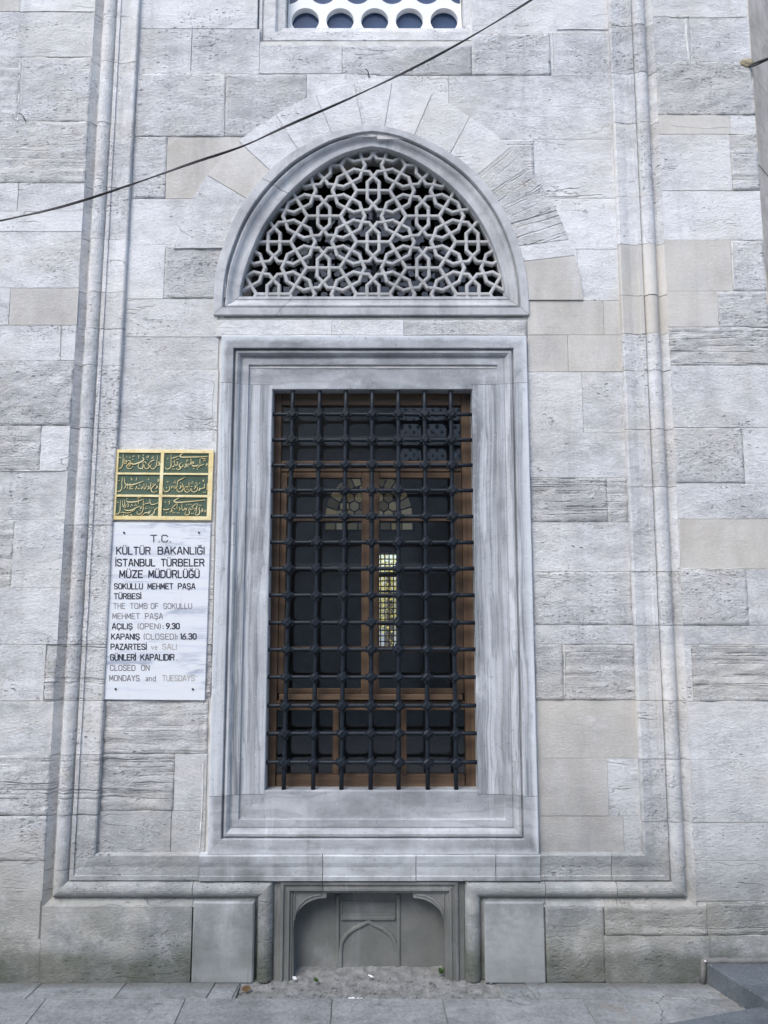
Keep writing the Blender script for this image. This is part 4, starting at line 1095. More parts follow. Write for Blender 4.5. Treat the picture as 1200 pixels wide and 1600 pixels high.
# strokes are (x, y, ...) in a fine grid laid over each field; 'w' is the pen width
FIELDS = [
 (175, 698, 15, [
  [9, 262, 170, 262, 300, 250, 420, 215, 490, 165, 512, 125, 490], [7, 150, 265, 185, 250, 212, 272], [8, 292, 280, 290, 385, 325, 395, 345, 345, 322, 318, 320, 350], [10, 340, 245, 352, 240],
  [9, 360, 340, 415, 328, 435, 350, 385, 410, 345, 450, 365, 505, 430, 515, 490, 470], [10, 412, 252, 426, 250], [13, 735, 240, 748, 300, 690, 350, 600, 388, 500, 412, 440, 388, 425, 430, 390, 465],
  [12, 738, 240, 728, 262, 742, 282], [11, 728, 198, 740, 195], [7, 475, 240, 500, 222, 525, 215], [10, 480, 292, 495, 300], [13, 625, 205, 632, 225], [6, 630, 240, 622, 268],
  [9, 640, 390, 612, 455, 645, 512, 705, 505, 735, 440, 722, 395, 755, 350], [11, 770, 350, 800, 385], [10, 715, 528, 728, 530], [9, 760, 430, 755, 480, 800, 518, 850, 500, 880, 450, 852, 428, 870, 390, 920, 360],
  [10, 900, 350, 950, 325, 1000, 312], [10, 815, 290, 828, 295], [8, 800, 245, 848, 240, 848, 200], [8, 1070, 205, 1055, 330, 1042, 440, 990, 510, 940, 520, 905, 470, 925, 400],
  [8, 920, 270, 965, 262, 962, 215], [11, 1105, 345, 1092, 375, 1118, 392, 1108, 430, 1062, 442]]),
 (253, 698, 14.286, [
  [8, 205, 170, 205, 330, 200, 440, 160, 490, 100, 498, 62, 450], [10, 120, 265, 132, 270], [12, 500, 130, 440, 165, 402, 205, 450, 232, 640, 232, 860, 228, 1015, 215], [9, 215, 262, 260, 250, 320, 232, 365, 210],
  [9, 325, 280, 338, 285], [9, 355, 268, 368, 272], [10, 245, 338, 258, 342], [8, 290, 290, 288, 400, 340, 410, 350, 350, 325, 345], [8, 215, 455, 260, 440, 290, 405], [9, 228, 500, 240, 502], [9, 262, 500, 278, 502],
  [10, 440, 355, 390, 400, 395, 440, 420, 480, 360, 515, 318, 480], [9, 470, 400, 465, 440, 420, 455], [13, 520, 400, 535, 385, 545, 430, 505, 462], [13, 560, 290, 570, 305], [7, 562, 315, 548, 345],
  [8, 580, 375, 585, 450], [9, 600, 420, 650, 370, 700, 340, 705, 375, 650, 385], [8, 648, 270, 648, 360], [11, 665, 405, 700, 432, 770, 430, 812, 405], [10, 700, 490, 720, 490],
  [8, 850, 280, 850, 385], [7, 870, 270, 930, 260, 990, 265], [9, 800, 480, 850, 420, 900, 410, 940, 395], [10, 925, 310, 935, 312], [10, 960, 310, 972, 312], [9, 945, 285, 955, 285], [12, 1000, 370, 1010, 395, 985, 425], [7, 1040, 340, 1045, 420, 1020, 465], [7, 780, 490, 800, 510]]),
 (175, 738, 15, [
  [9, 245, 110, 232, 250, 232, 360, 200, 430, 145, 448, 95, 415, 98, 360], [9, 150, 200, 175, 190], [11, 290, 120, 298, 240, 340, 290, 440, 295, 560, 270, 660, 235, 750, 208], [11, 445, 135, 470, 180],
  [7, 575, 120, 580, 155, 560, 200], [8, 310, 300, 312, 350, 270, 392], [8, 368, 260, 355, 385], [8, 425, 250, 425, 340], [9, 490, 320, 430, 345, 415, 385, 470, 385, 490, 370], [10, 570, 320, 580, 355, 545, 395],
  [13, 605, 385, 645, 380], [9, 640, 292, 655, 300], [9, 690, 335, 712, 355, 680, 400], [7, 750, 260, 755, 395, 800, 345, 802, 270], [12, 845, 325, 855, 345], [8, 865, 330, 870, 375, 815, 408], [13, 848, 160, 860, 168],
  [8, 915, 240, 900, 385], [9, 945, 285, 1020, 280, 950, 345, 918, 400, 930, 445, 985, 470, 1060, 430], [11, 1045, 310, 1065, 340, 1025, 385], [8, 1130, 300, 1120, 350, 1090, 385], [12, 1075, 175, 1090, 195], [7, 1095, 155, 1095, 200, 1070, 232]]),
 (253, 738, 14.286, [
  [10, 175, 310, 170, 380, 130, 425, 80, 435, 40, 405, 40, 330], [9, 115, 212, 140, 215], [10, 95, 345, 108, 345], [10, 215, 300, 225, 330, 205, 355], [8, 272, 310, 265, 350], [11, 310, 310, 325, 330, 280, 370],
  [10, 260, 232, 270, 235], [10, 295, 232, 308, 235], [9, 285, 200, 295, 200], [9, 525, 105, 440, 150, 365, 190, 345, 260, 345, 320], [10, 480, 290, 475, 380, 430, 432, 375, 435, 335, 400, 345, 350], [10, 410, 230, 422, 235],
  [12, 405, 300, 425, 325, 395, 368], [8, 455, 250, 455, 330], [9, 510, 340, 540, 320, 565, 325, 570, 350], [8, 605, 225, 605, 330], [9, 640, 360, 630, 400, 580, 440, 525, 432, 505, 390, 510, 350], [9, 545, 378, 558, 380], [9, 580, 380, 592, 382],
  [9, 650, 240, 662, 243], [9, 690, 240, 700, 243], [9, 680, 212, 690, 212], [7, 645, 320, 680, 315], [12, 735, 300, 755, 325, 725, 370], [8, 790, 260, 780, 310], [10, 760, 240, 770, 242], [10, 800, 330, 790, 390, 750, 432, 700, 440, 662, 410, 665, 360],
  [10, 830, 245, 842, 248], [13, 840, 350, 850, 375, 820, 412], [9, 865, 370, 930, 350, 960, 345], [8, 950, 260, 952, 340], [9, 925, 445, 938, 447], [9, 958, 445, 972, 447], [14, 912, 180, 922, 190], [7, 930, 165, 935, 215], [8, 1015, 250, 1005, 390]]),
 (172, 772, 15, [
  [9, 248, 140, 238, 280, 232, 390, 195, 455, 150, 470, 112, 430, 125, 380], [9, 165, 195, 190, 195], [8, 290, 150, 305, 290, 345, 240, 335, 140], [7, 375, 235, 365, 300, 315, 322], [13, 415, 225, 430, 245], [7, 435, 245, 425, 290, 392, 308],
  [12, 378, 150, 410, 182, 500, 188, 620, 178, 700, 150, 755, 122], [10, 385, 100, 398, 108], [9, 635, 100, 670, 85, 710, 85], [8, 665, 130, 665, 230], [9, 475, 285, 485, 288], [9, 515, 268, 525, 270], [9, 495, 245, 505, 247], [9, 575, 265, 585, 268], [9, 615, 262, 625, 265], [9, 598, 232, 608, 234],
  [13, 335, 350, 380, 382, 470, 382, 540, 365, 600, 325, 680, 295], [8, 240, 440, 290, 425, 350, 440, 420, 442, 500, 420, 590, 370], [8, 690, 280, 720, 340, 745, 280], [9, 695, 375, 712, 378], [9, 780, 110, 778, 260, 772, 370, 735, 445, 680, 472, 632, 455, 630, 400],
  [10, 785, 245, 840, 225, 900, 215, 930, 205], [10, 935, 110, 940, 200, 975, 245, 1050, 235, 1150, 195], [9, 820, 340, 832, 345], [9, 855, 335, 868, 338], [8, 835, 300, 845, 302], [9, 915, 325, 925, 328], [8, 965, 330, 975, 325], [8, 1010, 325, 1022, 322],
  [9, 1140, 305, 1050, 370, 1042, 440], [10, 960, 390, 905, 415, 930, 445, 860, 440, 820, 440, 780, 470, 735, 500], [10, 1010, 420, 1030, 440, 1000, 475, 950, 500, 910, 495], [7, 1000, 490, 1005, 520],
  [8, 318, 470, 305, 485, 318, 495, 318, 520], [8, 365, 485, 395, 515, 430, 480], [9, 470, 485, 500, 480, 505, 505]]),
 (250, 772, 14.286, [
  [12, 425, 85, 360, 120, 315, 160, 370, 185, 520, 180, 760, 158, 1005, 132], [10, 110, 175, 130, 185], [13, 200, 165, 212, 180], [7, 215, 150, 215, 200, 195, 232], [11, 70, 335, 110, 350, 170, 345, 210, 325], [10, 138, 412, 152, 418],
  [9, 375, 210, 320, 260, 280, 300, 262, 330], [12, 245, 345, 270, 365, 230, 408], [9, 300, 320, 340, 335], [8, 382, 215, 380, 330], [8, 290, 395, 292, 430], [8, 325, 410, 335, 415], [9, 380, 420, 395, 422], [9, 420, 418, 435, 420],
  [9, 425, 290, 450, 330, 420, 370], [8, 492, 200, 490, 340, 530, 355, 560, 320, 600, 330], [8, 560, 300, 580, 360, 610, 310], [9, 585, 238, 597, 240], [9, 638, 232, 650, 234], [9, 685, 230, 697, 232],
  [9, 665, 320, 640, 350, 660, 400, 640, 455, 590, 468, 555, 440, 570, 390], [8, 665, 300, 690, 350, 740, 340], [9, 800, 215, 740, 260, 715, 285, 760, 330, 790, 320], [8, 815, 300, 800, 350, 760, 382], [9, 698, 432, 710, 434], [9, 735, 430, 748, 432],
  [8, 832, 215, 820, 340], [7, 820, 360, 820, 415], [9, 895, 285, 870, 330, 890, 370, 880, 430, 840, 468, 790, 450, 795, 400], [9, 868, 248, 880, 250], [9, 905, 248, 918, 250], [9, 925, 320, 945, 350, 920, 395], [8, 955, 335, 955, 380, 930, 405], [8, 1000, 340, 1010, 375, 985, 408]])]
for fx, fy, sc_, strokes in FIELDS:
    bm = bmesh.new()
    for st in strokes:
        w = st[0] * .92 / sc_; q = list(zip(st[1::2], st[2::2])); n = len(q)
        pts = []
        for i, (a, b) in enumerate(q):
            t = i / max(1, n - 1); tap = 1.0 if n <= 2 else (.6 + .65 * math.sin(math.pi * min(1, t * 1.05)))
            pts.append((fx + a / sc_, fy + b / sc_, w * tap))
        ribbon(bm, pts, IY + .0045, IY + .0005)
    obj('raised_script', bm, M_BRASS, IP)

# ------------------------------------------------------------------ marble notice
NY = .018
NP = tag(empty('marble_notice'), 'white veined marble plaque with black opening hours below the gold panel', 'plaque')
quadslab('slab', [(176.8, 816), (329.3, 817.5), (319.8, 1094.5), (161.5, 1093)], NY, Y_IN + .004, M_PLAQ, NP, .0015)
GL = {  # pen strokes on a 4 x 6 grid
 'A': ['0,0 1.6,6 2.4,6 4,0', '.6,1.9 3.4,1.9'], 'B': ['0,0 0,6 2.8,6 3.7,5.3 3.7,3.9 2.9,3.2 0,3.2', '2.9,3.2 4,2.4 4,.8 3,0 0,0'], 'C': ['4,4.6 3.2,6 .9,6 0,5 0,1 .9,0 3.2,0 4,1.4'],
 'D': ['0,0 0,6 2.8,6 4,4.9 4,1.1 2.8,0 0,0'], 'E': ['3.6,6 0,6 0,0 3.6,0', '0,3.1 3,3.1'], 'G': ['4,4.7 3.2,6 .9,6 0,5 0,1 .9,0 3.2,0 4,1 4,2.8 2.3,2.8'], 'H': ['0,0 0,6', '4,0 4,6', '0,3.1 4,3.1'],
 'I': ['0,0 0,6'], 'K': ['0,0 0,6', '3.8,6 .2,2.4', '1.4,3.5 4,0'], 'L': ['0,6 0,0 3.4,0'], 'M': ['0,0 .3,6 2.3,1.4 4.3,6 4.6,0'], 'N': ['0,0 0,6 3.8,0 3.8,6'], 'O': ['.9,0 0,1 0,5 .9,6 3.1,6 4,5 4,1 3.1,0 .9,0'],
 'P': ['0,0 0,6 3,6 4,5.2 4,3.6 3,2.8 0,2.8'], 'R': ['0,0 0,6 3,6 3.9,5.2 3.9,3.7 3,3 0,3', '2.4,3 4,0'], 'S': ['3.9,4.8 3.1,6 .9,6 .1,5.1 .1,4 1,3.2 3.1,2.7 4,1.9 4,.9 3.1,0 .8,0 0,1.2'], 'T': ['0,6 4,6', '2,6 2,0'],
 'U': ['0,6 0,1 .9,0 3.1,0 4,1 4,6'], 'Y': ['0,6 2,3 4,6', '2,3 2,0'], 'Z': ['0,6 3.8,6 0,0 3.8,0'], 'F': ['3.6,6 0,6 0,0', '0,3.1 3,3.1'],
 '0': ['.9,0 0,1 0,5 .9,6 2.6,6 3.5,5 3.5,1 2.6,0 .9,0'], '1': ['0,5 .7,6 .7,0'], '3': ['0,5 .8,6 2.7,6 3.4,5.3 3.4,4 2.6,3.2 1.2,3.2', '2.6,3.2 3.5,2.4 3.5,.9 2.6,0 .8,0 0,1'],
 '6': ['3,6 1.2,4.6 0,2.4 0,1 .9,0 2.7,0 3.5,.9 3.5,2.4 2.7,3.2 .8,3.2'], '9': ['.6,0 2.4,1.4 3.5,3.6 3.5,5 2.6,6 .9,6 0,5.1 0,3.8 .9,2.9 2.8,2.9'],
 '.': ['0,0 .3,0'], ':': ['0,.6 .3,.6', '0,3.4 .3,3.4'], '(': ['.8,6.4 0,4.6 0,1.4 .8,-.4'], ')': ['0,6.4 .8,4.6 .8,1.4 0,-.4'],
 'a': ['.3,3.4 1.6,3.7 2.4,3 2.4,0 .8,0 0,.8 .8,1.8 2.4,1.8'], 'n': ['0,0 0,3.7', '0,2.8 1.2,3.7 2.4,3 2.4,0'], 'd': ['2.6,5.6 2.6,0 .8,0 0,.9 0,2.8 .8,3.7 2.6,3.5'], 'v': ['0,3.6 1.2,0 2.4,3.6'], 'e': ['0,1.9 2.4,1.9 2.2,3.2 1.2,3.7 .2,3 0,.9 .8,0 2.3,.3']}
WD = {'I': 0, '1': .7, '.': .3, ':': .3, '(': .8, ')': .8, 'M': 4.6, 'a': 2.4, 'n': 2.4, 'd': 2.6, 'v': 2.4, 'e': 2.4, '0': 3.5, '3': 3.5, '6': 3.5, '9': 3.5, 'L': 3.4, 'E': 3.6, 'Z': 3.8, 'N': 3.8, 'F': 3.6}
DEC = {'Ü': ('U', 'u'), 'İ': ('I', 'i'), 'Ğ': ('G', 'b'), 'Ş': ('S', 'c'), 'Ç': ('C', 'c')}
def word(bm, txt, x0, x1, yt, yb, hwid, layer):
    gaps = 1.55; tot = sum(WD.get(DEC.get(c, (c,))[0], 4) for c in txt) + gaps * (len(txt) - 1)
    k = (x1 - x0) / tot; cx = x0; h = (yb - yt) / 6.0
    for c in txt:
        g, dec = DEC.get(c, (c, '')); w = WD.get(g, 4)
        for st in GL[g]:
            q = [tuple(float(t) for t in p.split(',')) for p in st.split()]
            for (a, b), (a2, b2) in zip(q, q[1:]):
                j = hwid
                A_ = Vector((cx + a * k, yb - b * h)); B_ = Vector((cx + a2 * k, yb - b2 * h)); d = (B_ - A_)
                if d.length < 1e-6: continue
                d.normalize(); n_ = Vector((-d.y, d.x)) * j; e = d * j * .7
                yy = layer[0]; layer[0] -= .000004
                bm.faces.new([bm.verts.new(P(p.x, p.y, yy)) for p in (A_ - e + n_, B_ + e + n_, B_ + e - n_, A_ - e - n_)])
        def dot(ax, ay, r):
            yy = layer[0]; layer[0] -= .000004
            p = Vector((cx + ax * k, yb - ay * h)); bm.faces.new([bm.verts.new(P(p.x + r * math.cos(R(45 + 90 * q)), p.y + r * math.sin(R(45 + 90 * q)), yy)) for q in range(4)])
        r = hwid * 1.25
        if dec == 'u': dot(1, 7.3, r); dot(3, 7.3, r)
        if dec == 'i': dot(0, 7.4, r)
        if dec == 'b':
            for a, b in ((.9, 7.7), (1.5, 7.2), (2.1, 7.1), (2.7, 7.3), (3.2, 7.8)): dot(a, b, hwid * .95)
        if dec == 'c':
            for a, b in ((2.1, -.6), (2.5, -1.2), (1.8, -1.6)): dot(a, b, hwid * 1.0)
        cx += (w + gaps) * k
LINES = [
 [('T.C.', 235.5, 266.5, 836.3, 846.8, .85, 0)], [('KÜLTÜR', 182.3, 234.5, 855, 865.8, 1.0, 0), ('BAKANLIĞI', 247, 318.8, 855, 865.8, 1.0, 0)],
 [('İSTANBUL', 181, 242, 873.8, 884.3, 1.0, 0), ('TÜRBELER', 252, 318.6, 873.8, 884.3, 1.0, 0)], [('MÜZE', 187, 222.5, 891.6, 902.5, 1.05, 0), ('MÜDÜRLÜĞÜ', 232.5, 311, 891.6, 902.5, 1.05, 0)],
 [('SOKULLU', 178.6, 222.6, 912, 920.2, .85, 0), ('MEHMET', 231, 270, 912, 920.2, .85, 0), ('PAŞA', 278.5, 304.6, 912, 920.2, .85, 0)], [('TÜRBESİ', 178.6, 220, 927.5, 935.6, .85, 0)],
 [('THE', 177.5, 195, 942.8, 951, .5, 1), ('TOMB', 203.5, 230, 942.8, 951, .5, 1), ('OF', 236, 247, 942.8, 951, .5, 1), ('SOKULLU', 255.5, 299.5, 942.8, 951, .5, 1)],
 [('MEHMET', 176, 218, 958.6, 966.8, .55, 1), ('PAŞA', 227, 254, 958.6, 966.8, .55, 1)],
 [('AÇILIŞ', 175.5, 206.5, 974.6, 982.6, .85, 0), ('(OPEN)', 215.5, 250.5, 974.6, 982.6, .55, 1), (':', 254.5, 255.2, 974.6, 982.6, .7, 0), ('9.30', 260, 280, 974.2, 982.4, .95, 0)],
 [('KAPANIŞ', 174.3, 217.6, 990.6, 998.8, .88, 0), ('(CLOSED)', 225, 274.5, 990.6, 998.8, .55, 1), (':', 276.5, 277.2, 990.6, 998.8, .7, 0), ('16.30', 282.4, 306.4, 990.2, 998.6, .95, 0)],
 [('PAZARTESİ', 173.4, 228.5, 1006.4, 1014.8, .88, 0), ('ve', 236.5, 245.5, 1006.4, 1014.8, .5, 2), ('SALI', 254, 275.6, 1006.4, 1014.6, .6, 2)],
 [('GÜNLERİ', 172.8, 211.6, 1022.6, 1031.4, .9, 0), ('KAPALIDIR', 220, 272, 1022.6, 1031.4, .9, 0), ('.', 276, 276.8, 1022.6, 1031.4, .7, 0)],
 [('CLOSED', 172.3, 211, 1039.4, 1047.6, .6, 1), ('ON', 221, 233, 1039.4, 1047.6, .6, 1)],
 [('MONDAYS', 171, 217.6, 1055.4, 1063.8, .6, 1), ('and', 227.5, 243, 1055.4, 1064, .5, 1), ('TUESDAYS', 254, 303.6, 1055.4, 1063.8, .6, 2)]]
for ln in LINES:
    for k, mt in ((0, M_INK), (1, M_INK2), (2, M_INK3)):
        ws = [w for w in ln if w[6] == k]
        if not ws: continue
        if k and len(ws) > 1 and False: continue
        for w in ws:
            bm = bmesh.new(); lay = [NY - .0006]
            word(bm, *w[:5], w[5] * .92, lay); obj('word', bm, mt, NP, normals=False)
for a, b in ((193.5, 832.2), (310.6, 832.2), (180.4, 1076.8), (301, 1076.8)):
    c = P(a, b, NY - .004); bm = bmesh.new()
    tube(bm, [(c.x, NY - .004, c.z), (c.x, NY - .0005, c.z)], .0045, 10); obj('nail', bm, M_STEEL, NP)

# ------------------------------------------------------------------ cable, stubs
def cable(name, pts, r, label, cat='cable'):
    bm = bmesh.new(); q = catmull([Vector(p) for p in pts], 10)
    for ph in (0, math.pi):
        tube(bm, [p + Vector((0, math.cos(i * .16 + ph) * r * .75, math.sin(i * .16 + ph) * r * .75)) for i, p in enumerate(q)], r * .8, 6)
    o = obj(name, bm, M_CABLE, smooth=True); return tag(o, label, cat)
cy = lambda a, b, Y: tuple(P(a, b, Y))
cable('overhead_cable', [(-2.6, .78, Z(380)), cy(-60, 356, -.15), cy(0, 345, -.2), cy(100, 322, -.24), cy(200, 290, -.27), cy(300, 255, -.28), cy(380, 228, -.28), cy(450, 196, -.28), cy(550, 152, -.26),
        cy(650, 104, -.23), cy(740, 55, -.2), cy(830, 0, -.15), cy(900, -45, -.1), (1.1, .02, 5.0), (1.12, .06, 5.03)], .0037, 'thin black cable slung diagonally across the facade above the arched window')
cable('cable_stub', [(1.80, .004, Z(104)), cy(1178, 101, -.03), cy(1200, 92, -.06), cy(1230, 82, -.05), (2.3, .46, 4.36)], .0062, 'short grey cable fixed to the upper right corner of the facade')
bm = bmesh.new(); bmesh.ops.create_icosphere(bm, subdivisions=3, radius=.028)
for v in bm.verts: v.co = Vector((v.co.x * 1.3, v.co.y * .5, v.co.z * .8)) * (1 + .25 * noise.noise(v.co * 60)) + Vector((1.795, -.002, Z(99)))
tag(obj('mortar_dab', bm, simple('ochre_mortar', (.26, .22, .14), (.4, .35, .24), 40)), 'ochre dab of mortar around the cable end at the facade corner', 'mortar')
for nm, pts, lb in (('wire_hook', [(29, 177), (34, 179), (38, 185), (40, 192)], 'rusty bent wire hook in the wall at the far upper left'), ('iron_pin', [(571, 108), (575, 112), (577, 121)], 'small rusty pin in the joint just over the crown of the arch stones')):
    yy = 0 if nm == 'wire_hook' else Y_IN
    q = [P(a, b, yy - .012) for a, b in pts]; q[-1].y = yy + .006
    bm = bmesh.new(); tube(bm, catmull(q, 4), .0025, 6); tag(obj(nm, bm, M_STEEL, smooth=True), lb, 'hook')

# ------------------------------------------------------------------ ground
GX = 30
g = boxobj('street_ground', (-GX, GX, -40, 40, -.5, -.06), simple('street_paving', (.26, .265, .27), (.36, .365, .37), 2)); g['kind'] = 'structure'
pv = bmesh.new()
hx0, hx1 = G(376, 1535).x, G(775, 1535).x; hy = G(600, 1560, 0).y
box(pv, -6, hx0, -8, .0, -.09, -.004); box(pv, hx1, 6, -8, .0, -.09, -.004); box(pv, hx0, hx1, -8, hy, -.09, -.004)
PV = obj('pavement', pv, M_DIRT); PV['kind'] = 'structure'
def slab(pts, top=0.0, thick=.05, gap=.0025, rust=0.0, mat=M_PAVE, parent=None, name='paving_stone', bvw=.002):
    q = [Vector(p).xy for p in pts]; c = sum(q, Vector((0, 0))) / len(q)
    area = sum(a.x * b.y - b.x * a.y for a, b in zip(q, q[1:] + q[:1]))
    if area < 0: q.reverse()
    bm = bmesh.new(); j = random.uniform(-.001, .002) if parent else 0
    t1 = random.uniform(-.001, .001); t2 = random.uniform(-.002, .002)
    f = []
    for i, p in enumerate(q):
        d = (c - p).normalized() * gap; e = p + d; f.append((e.x, e.y, top + j + (t1 * (1 if i % 2 else -1) if parent else 0)))
    up = [bm.verts.new(p) for p in f]; dn = [bm.verts.new((p[0], p[1], top - thick)) for p in f]; n = len(f)
    bm.faces.new(up); bm.faces.new(dn[::-1])
    for i in range(n): bm.faces.new((up[i], dn[i], dn[(i + 1) % n], up[(i + 1) % n]))
    bevel(bm, bvw)
    o = obj(name, bm, mat, parent); o['rust'] = rust; return o
gr = lambda a, b: G(a, b, 0)
y1 = hy; yw = -.002
row1 = [-3.0, -2.3, X(-40, 1540), G(62, 1540).x, G(195, 1540).x, G(335, 1540).x, hx0]
for a, b in zip(row1, row1[1:]): slab([(a, yw), (b, yw), (b - .01, y1), (a - .01, y1)], parent=PV)
row1 = [hx1, G(820, 1540).x, G(955, 1537).x, G(1022, 1537).x, 1.45, 2.0, 2.7]
for i, (a, b) in enumerate(zip(row1, row1[1:])): slab([(a, yw), (b, yw), (b + .03, y1), (a + .03, y1)], rust=(1.0 if i in (3,) else .0), parent=PV)
yy = y1; rr_ = random.Random(11)
for row in range(6):
    y2 = yy - (.33 if row else .30); x = -3.1 - rr_.uniform(0, .3)
    while x < 2.8:
        w = rr_.uniform(.38, .75)
        cxm = x + w / 2
        slab([(x, yy), (x + w, yy), (x + w + .01, y2), (x + .01, y2)], rust=(.9 if row == 0 and 1.0 < cxm < 1.7 else 0), parent=PV); x += w
    yy = y2
# dirt in the sunk bay before the niche
dm = bmesh.new(); nx_, ny_ = 90, 26; x0d, x1d, y0d, y1d = hx0 - .01, hx1 + .01, hy - .01, .12
gv = [[dm.verts.new((x0d + (x1d - x0d) * i / nx_, y0d + (y1d - y0d) * j / ny_, 0)) for j in range(ny_ + 1)] for i in range(nx_ + 1)]
for i in range(nx_ + 1):
    for j in range(ny_ + 1):
        v = gv[i][j]; a = j / ny_
        v.co.z = -.016 + .028 * a ** 2.0 + .006 * noise.fractal((v.co.x * 9, v.co.y * 9, 0), 1, 2, 5) + .004 * noise.noise((v.co.x * 60, v.co.y * 60, 0))
for i in range(nx_):
    for j in range(ny_): dm.faces.new((gv[i][j], gv[i + 1][j], gv[i + 1][j + 1], gv[i][j + 1]))
rq = random.Random(3)
for k in range(260):
    x, y = rq.uniform(x0d + .02, x1d - .02), rq.uniform(y0d + .01, .04); i = int((x - x0d) / (x1d - x0d) * nx_); j = int((y - y0d) / (y1d - y0d) * ny_)
    s_ = rq.uniform(.002, .006) * (1.6 if rq.random() < .08 else 1)
    box(dm, -s_, s_, -s_, s_, -s_ * .6, s_ * .6, M=Matrix.Translation((x, y, gv[i][j].co.z + s_ * .3)) @ Matrix.Rotation(rq.uniform(0, 6), 4, (rq.random(), rq.random(), 1)))
tag(obj('dirt_bed', dm, M_DIRT), kind='stuff')

# steps at the right
zt = .085
a = G(1108, 1510, zt); b = G(1200, 1567, zt); d = (b - a); d.z = 0
b = a + d.normalized() * .95; e = a + Vector((1.6, 0, 0)); f = b + Vector((1.6, 0, 0))
a.y = -.001; e.y = -.001
o = slab([a, e, f, b], zt, .093, 0, mat=M_DARKSLAB, name='stone_step', bvw=.004)
tag(o, 'smooth dark grey stone step laid against the wall at lower right', 'step')
z2 = .05
a = G(1000, 1606, z2); b = G(1205, 1569, z2); d = (b - a).normalized(); b = a + d * 1.9; d2 = Vector((d.y, -d.x, 0))
o = slab([a - d * .1, b, b + d2 * 1.1, a - d * .1 + d2 * 1.1], z2, .06, 0, mat=M_DARKSLAB, name='stone_threshold', bvw=.004)
tag(o, 'dark grey slab in the bottom right foreground in front of the step', 'slab')
bm = bmesh.new(); n = 40
pa = [Vector((X(1100, 1530) + .012 * k, -.008 + .004 * noise.noise((k, 0, 0)), zt + .006 + .006 * noise.noise((k * .6, 3, 0)))) for k in range(n)]
tube(bm, [Vector((X(1097, 1535), -.004, .0)), Vector((X(1099, 1520), -.004, .05))] + pa, .013, 7)
tag(obj('mortar_fillet', bm, M_MORTD, smooth=True), 'rough line of mortar along the wall behind the dark step', 'mortar')

# litter and weeds
rs = random.Random(5)
def crumb(px, py, s, label, z=.01, n=1, mat=M_PAPER, name='paper_scrap', cat='litter'):
    c = G(px, py, z); bm = bmesh.new()
    for k in range(n):
        d = Vector((rs.uniform(-1, 1) * s * 2.2, rs.uniform(-.4, .4) * s, 0)) if n > 1 else Vector()
        q = s if n == 1 else s * rs.uniform(.25, .6)
        m = Matrix.Translation(c + d) @ Matrix.Rotation(rs.uniform(0, 3), 4, 'Z') @ Matrix.Rotation(rs.uniform(-.4, .4), 4, 'X')
        box(bm, -q, q, -q * .6, q * .6, 0, q * .35, M=m)
    for v in bm.verts: v.co += Vector((noise.noise(v.co * 90), noise.noise(v.co * 80), 0)) * s * .25
    tag(obj(name, bm, mat), label, cat)
crumb(460, 1529, .011, 'crumpled white scrap at the left foot of the niche', .012)
crumb(580, 1526, .012, 'thin white scrap lying at the middle of the niche floor', .014)
crumb(556, 1561, .012, 'scatter of white crumbs on the dirt near the pavement edge', -.004, 12, name='white_crumbs')
crumb(1102, 1502, .005, 'tiny white chip on the mortar at the step corner', .095)
def weed(px, py, s, label, z=.01):
    c = G(px, py, z); bm = bmesh.new()
    for k in range(26):
        a = rs.uniform(0, 6.28); e = rs.uniform(.2, 1.3); d = Vector((math.cos(a) * math.cos(e), math.sin(a) * math.cos(e) * .6, math.sin(e))); t = c + d * s * rs.uniform(.4, 1)
        sd = Vector((-math.sin(a), math.cos(a), .2)).normalized() * s * .16
        bm.faces.new([bm.verts.new(p) for p in (c + d * s * .1, t - d * s * .25 + sd, t, t - d * s * .25 - sd)])
    tag(obj('weed', bm, M_LEAFG, normals=False), label, 'plant')
weed(493, 1534, .022, 'small green weed growing in the dirt left of the niche middle')
weed(690, 1522, .034, 'small green weed at the right foot of the niche', .015)
weed(1074, 1531, .024, 'tiny dark green weed at the wall foot near the step corner', .003)
weed(1190, 1573, .024, 'tiny green weed wedged between the dark step and the foreground slab', .004)
bm = bmesh.new(); c = G(384, 1547, 0)
vs = [bm.verts.new(c + Vector(p)) for p in ((-.02, 0, .0), (-.008, -.004, .018), (.012, .004, .014), (.022, .002, .002), (.004, -.006, -.006))]
bm.faces.new(vs); ex = bmesh.ops.extrude_face_region(bm, geom=bm.faces[:])
for v in ex['geom']:
    if isinstance(v, bmesh.types.BMVert): v.co.y += .004
tag(obj('dry_leaf', bm, M_LEAFB), 'brown dead leaf caught at the left corner of the dirt bay', 'leaf')

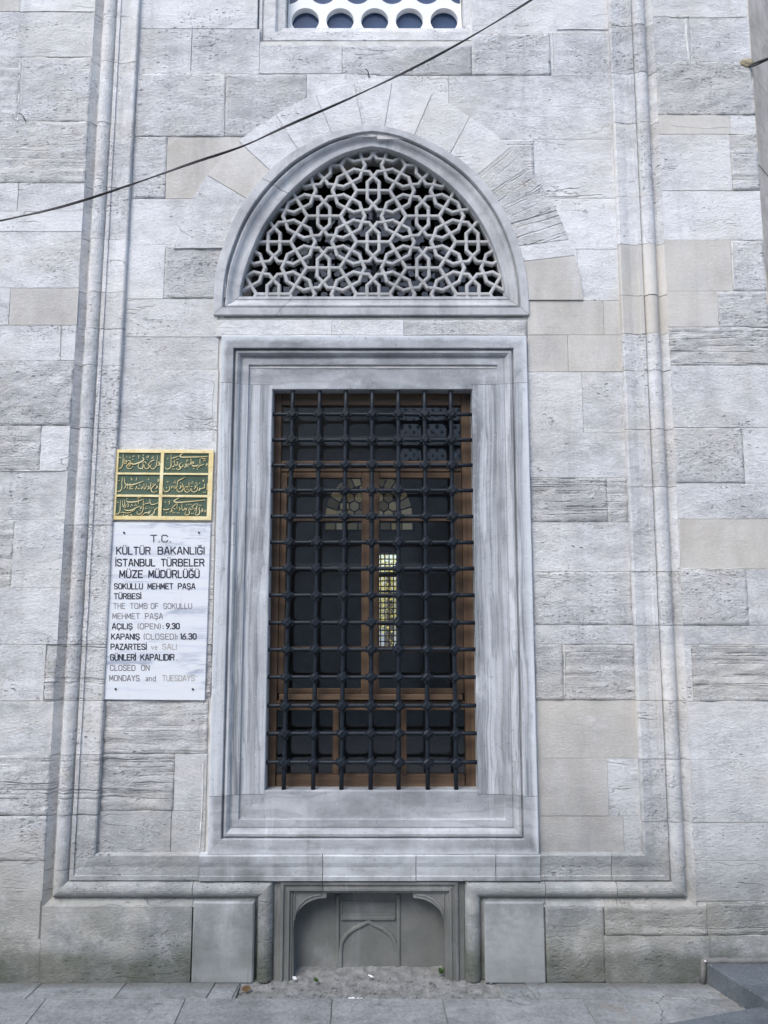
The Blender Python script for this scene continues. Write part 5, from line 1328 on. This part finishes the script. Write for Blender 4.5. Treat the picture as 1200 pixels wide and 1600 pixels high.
# ------------------------------------------------------------------ what stands behind and opposite, seen through and in the glass
T = tag(empty('garden_tree', loc=(.1, 14.5, -.06)), 'yellow green sunlit tree seen through the far window behind the bars', 'tree')
bm = bmesh.new(); tube(bm, [(0, 0, 0), (.05, 0, 1.2), (0, .1, 2.4)], [.12, .09, .05], 8); obj('trunk', bm, M_TRUNK, T)
bm = bmesh.new(); rt = random.Random(2)
for k in range(5200):
    u = Vector((rt.gauss(0, 1.0), rt.gauss(0, .6), 2.1 + rt.gauss(0, 1.1)))
    if u.z < .3: continue
    a = Vector((rt.uniform(-1, 1), rt.uniform(-1, 1), rt.uniform(-1, 1))).normalized() * .045; b_ = a.cross(Vector((rt.random(), rt.random(), 1))).normalized() * .022
    bm.faces.new([bm.verts.new(u + p) for p in (-a, b_, a, -b_)])
obj('crown', bm, M_FOL, T, normals=False)
F = tag(empty('street_building', loc=(0, -9, 0)), 'plain grey building across the street, mirrored in the window panes', 'building')
boxobj('wall', (-9, 9, -3, 0, -.06, 6.6), M_BRICKW, F)
for z_ in (2.1, 4.3): boxobj('string_course', (-9, 9, .001, .10, z_, z_ + .16), M_MORT, F)
bm = bmesh.new(); aw = [(2.6, 0), (2.6, 2.3)] + [(1.6 + 1.0 * math.cos(math.pi * k / 12), 2.3 + 1.0 * math.sin(math.pi * k / 12)) for k in range(13)] + [(.6, 0)]
fv = [bm.verts.new((a, .06, b)) for a, b in aw]; bk = [bm.verts.new((a, .001, b)) for a, b in aw]; bm.faces.new(fv)
for i in range(len(aw)): bm.faces.new((fv[i], fv[(i + 1) % len(aw)], bk[(i + 1) % len(aw)], bk[i]))
bmesh.ops.remove_doubles(bm, verts=bm.verts[:], dist=1e-4); obj('doorway', bm, M_MORTD, F)
v0 = P(626, 722, 9.3); v1 = P(724, 634, 9.3)
for nm, yf, m in (('window_recess', .02, M_MORTD),):
    boxobj(nm, (v0.x, v1.x, .001, yf, v0.z, v1.z), m, F)
bm = bmesh.new(); nx_ = 7; w = (v1.x - v0.x) / nx_
for i in range(nx_ + 1):
    for sgn in (-1, 1):
        pts = []; hgt = v1.z - v0.z
        for k in range(33):
            zz = v0.z + hgt * k / 32; pts.append((v0.x + w * i + sgn * w * .42 * math.cos(k / 32 * math.pi * 5), .06 + sgn * .006, zz))
        tube(bm, pts, .035, 4)
obj('window_screen', bm, M_PLAST, F)
